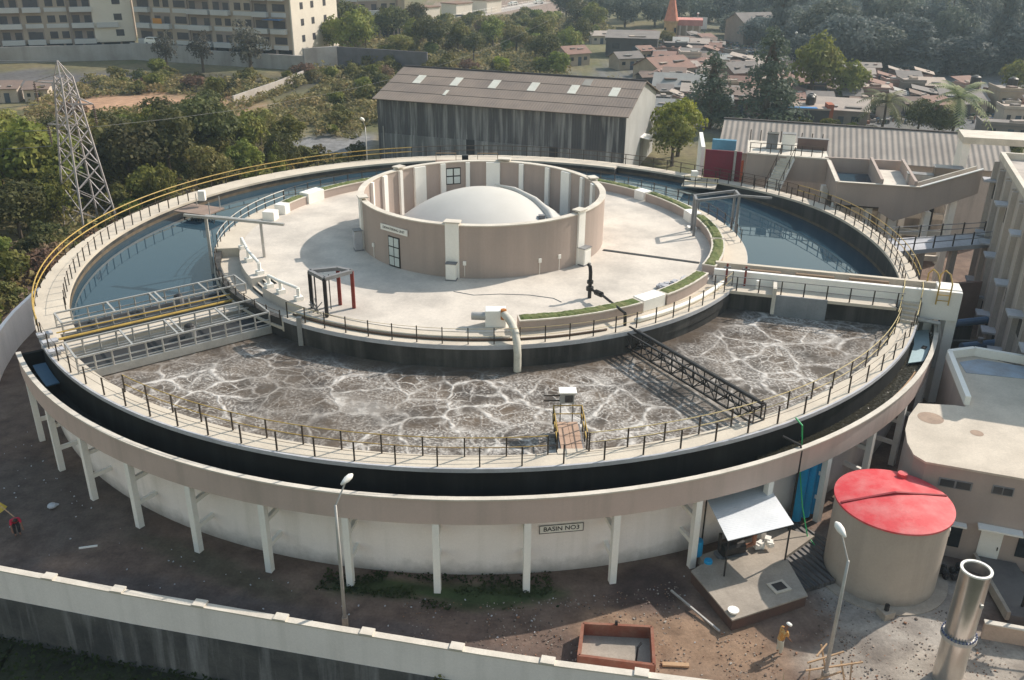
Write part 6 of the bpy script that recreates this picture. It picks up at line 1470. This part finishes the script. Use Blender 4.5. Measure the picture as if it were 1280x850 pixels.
# ------------------------------------------------------------------ people
def skin_body(name, verts, edges, radii, mt, parent, root=0, sub=2):
    me = bpy.data.meshes.new(name); me.from_pydata([tuple(v) for v in verts], edges, []); me.update(); me.materials.append(mt)
    o = bpy.data.objects.new(name, me); COL.objects.link(o); par(o, parent) if parent else None
    md = o.modifiers.new('skin', 'SKIN'); md.use_smooth_shade = True
    if not me.skin_vertices: me.skin_vertices.new() if hasattr(me.skin_vertices,'new') else None
    sv = me.skin_vertices[0].data
    for i, r in enumerate(radii): sv[i].radius = (r, r) if not isinstance(r, tuple) else r; sv[i].use_root = (i == root)
    s_ = o.modifiers.new('sub', 'SUBSURF'); s_.levels = sub; s_.render_levels = sub
    return o
def person(label, loc, rz, bend, shirt, trouser, hat, arms, head_f=.12):
    t = bpy.data.objects.new('person', None); COL.objects.link(t); tag(t, label, 'person')
    cb, sb2 = math.cos(bend), math.sin(bend)
    def up_(d, side=0, f=0): return Vector((side, sb2*d+f*cb, .93+cb*d-f*sb2))     # along the bent spine, +y is forward
    hip = Vector((0,0,.93)); V = [hip, up_(.24), up_(.44), up_(.56), up_(.66, 0, .03), up_(.76, 0, head_f*.6)]
    rad = [.125,.12,.13,.055,.085,.085]; E_ = [(0,1),(1,2),(2,3),(3,4),(4,5)]
    for s_ in (-1,1):
        b = len(V); V += [Vector((s_*.10,0,.86)), Vector((s_*.11,.03,.48)), Vector((s_*.11,-.02,.09)), Vector((s_*.12,.12,.04))]; rad += [.095,.062,.045,.04]; E_ += [(0,b),(b,b+1),(b+1,b+2),(b+2,b+3)]
        b = len(V); sh = up_(.46, s_*.19); el = sh+Vector(arms[0] if s_ < 0 else arms[1]); ha = el+Vector(arms[2] if s_ < 0 else arms[3])
        V += [sh, el, ha]; rad += [.058,.042,.034]; E_ += [(2,b),(b,b+1),(b+1,b+2)]
        dr_ = (ha-el).normalized(); sd_ = dr_.cross(Vector((0,0,1))).normalized() if abs(dr_.z) < .95 else Vector((1,0,0))
        for j, (o_, ln) in enumerate(((-.03,.085),(-.012,.10),(.008,.095),(.027,.08))):
            c = len(V); V += [ha+dr_*.06+sd_*o_, ha+dr_*(.06+ln)+sd_*o_*1.1+Vector((0,.02,-.01))]; rad += [.011,.009]; E_ += [(b+2,c),(c,c+1)]
        c = len(V); V += [ha+dr_*.03+sd_*.04*s_, ha+dr_*.075+sd_*.055*s_]; rad += [.013,.01]; E_ += [(b+2,c),(c,c+1)]
    body = skin_body('body', V, E_, rad, M_SKIN, t)
    S_ = [up_(-.14), up_(.0), up_(.22), up_(.43), up_(.52)]; sr = [.17,.175,.168,.165,.10]; Es = [(0,1),(1,2),(2,3),(3,4)]
    for s_ in (-1,1):
        b = len(S_); sh = up_(.465, s_*.195); el = sh+Vector(arms[0] if s_ < 0 else arms[1])*.85; S_ += [sh, el]; sr += [.085,.07]; Es += [(3,b),(b,b+1)]
    skin_body('shirt', S_, Es, sr, shirt, t)
    T_ = [Vector((0,0,.95)), Vector((0,0,.86))]; tr_ = [.14,.13]; Et = [(0,1)]
    for s_ in (-1,1):
        b = len(T_); T_ += [Vector((s_*.10,0,.78)), Vector((s_*.11,.035,.47)), Vector((s_*.11,-.01,.12))]; tr_ += [.112,.085,.075]; Et += [(1,b),(b,b+1),(b+1,b+2)]
    skin_body('trousers', T_, Et, tr_, trouser, t)
    hc = up_(.75, 0, head_f*.7)
    m = MB(); m.sphere((0,0,0), .118, 12, 6, .9, -.1)
    if hat == 'cap': m.tube([(0,.09,-.005),(0,.17,-.02)],[.085,.07],10)
    o = m.build('cap' if hat == 'cap' else 'hair', M_WPAINT if hat == 'cap' else M_BLACK, t, smooth=True); o.location = hc+Vector((0,-.01,.035)); o.rotation_euler = (-bend*.7-.25,0,0)
    f_ = MB()
    for s_ in (-1,1): f_.sphere(hc+Vector((s_*.034,.085,.0)), .014, 6, 4)
    f_.build('eyes', M_BLACK, t)
    n_ = MB(); n_.sphere(hc+Vector((0,.096,-.025)), .018, 6, 5, 1.4)
    for s_ in (-1,1): n_.sphere(hc+Vector((s_*.088,0,-.01)), .024, 6, 5, 1.4)
    n_.sphere(hc+Vector((0,.085,-.062)), .02, 6, 4, .4); n_.build('nose_ears_mouth', M_SKIN, t)
    t.location = loc; t.rotation_euler = (0,0,rz); return t
M_SHIRT = mat('patterned_shirt', (.50,.20,.04), .9, (.50,.40,.20), 9, 1.0, fine=.2, bump=0); M_TROU = mat('offwhite_trousers', (.58,.54,.44), .9, None, 3, .4, bump=0)
person('person in an orange patterned shirt, pale trousers and white cap standing by the tank shadow', (13.63,-38.77,0), R(-75), .28, M_SHIRT, M_TROU, 'cap', ((-.05,.06,-.27),(.05,.06,-.27),(.02,.16,-.2),(-.02,.16,-.2)))
p_ = person('person in a red shirt bending over in the shaded yard at the left edge', (-25.4,-29.1,0), R(215), .95, mat('red_shirt',(.48,.02,.06),.8,None,4,.4,bump=0), mat('dark_trousers',(.03,.03,.035),.9), 'hair', ((-.06,.12,-.25),(.06,.12,-.25),(.0,.14,-.18),(.0,.14,-.18)))
t = thing('yellow_cloth', 'yellow cloth on a thin stick at the left edge beside the bending person', 'flag', (-26.9,-27.6,0)); MB().bar((-25.6,-28.7,.9),(-26.7,-27.9,1.1),.04).build('stick', M_WOOD, t)
m = MB(); a_ = (-27.0,-27.6,1.25); b_ = [(-26.55,-27.75,.75),(-26.8,-28.05,.62),(-27.3,-27.9,.7),(-27.45,-27.4,.6),(-27.0,-27.2,.72),(-26.65,-27.35,.65)]
for i in range(6): m.tri(a_, b_[i], b_[(i+1)%6])
m.build('cloth', mat('yellow_cloth',(.62,.46,.08),.8), t, smooth=True)
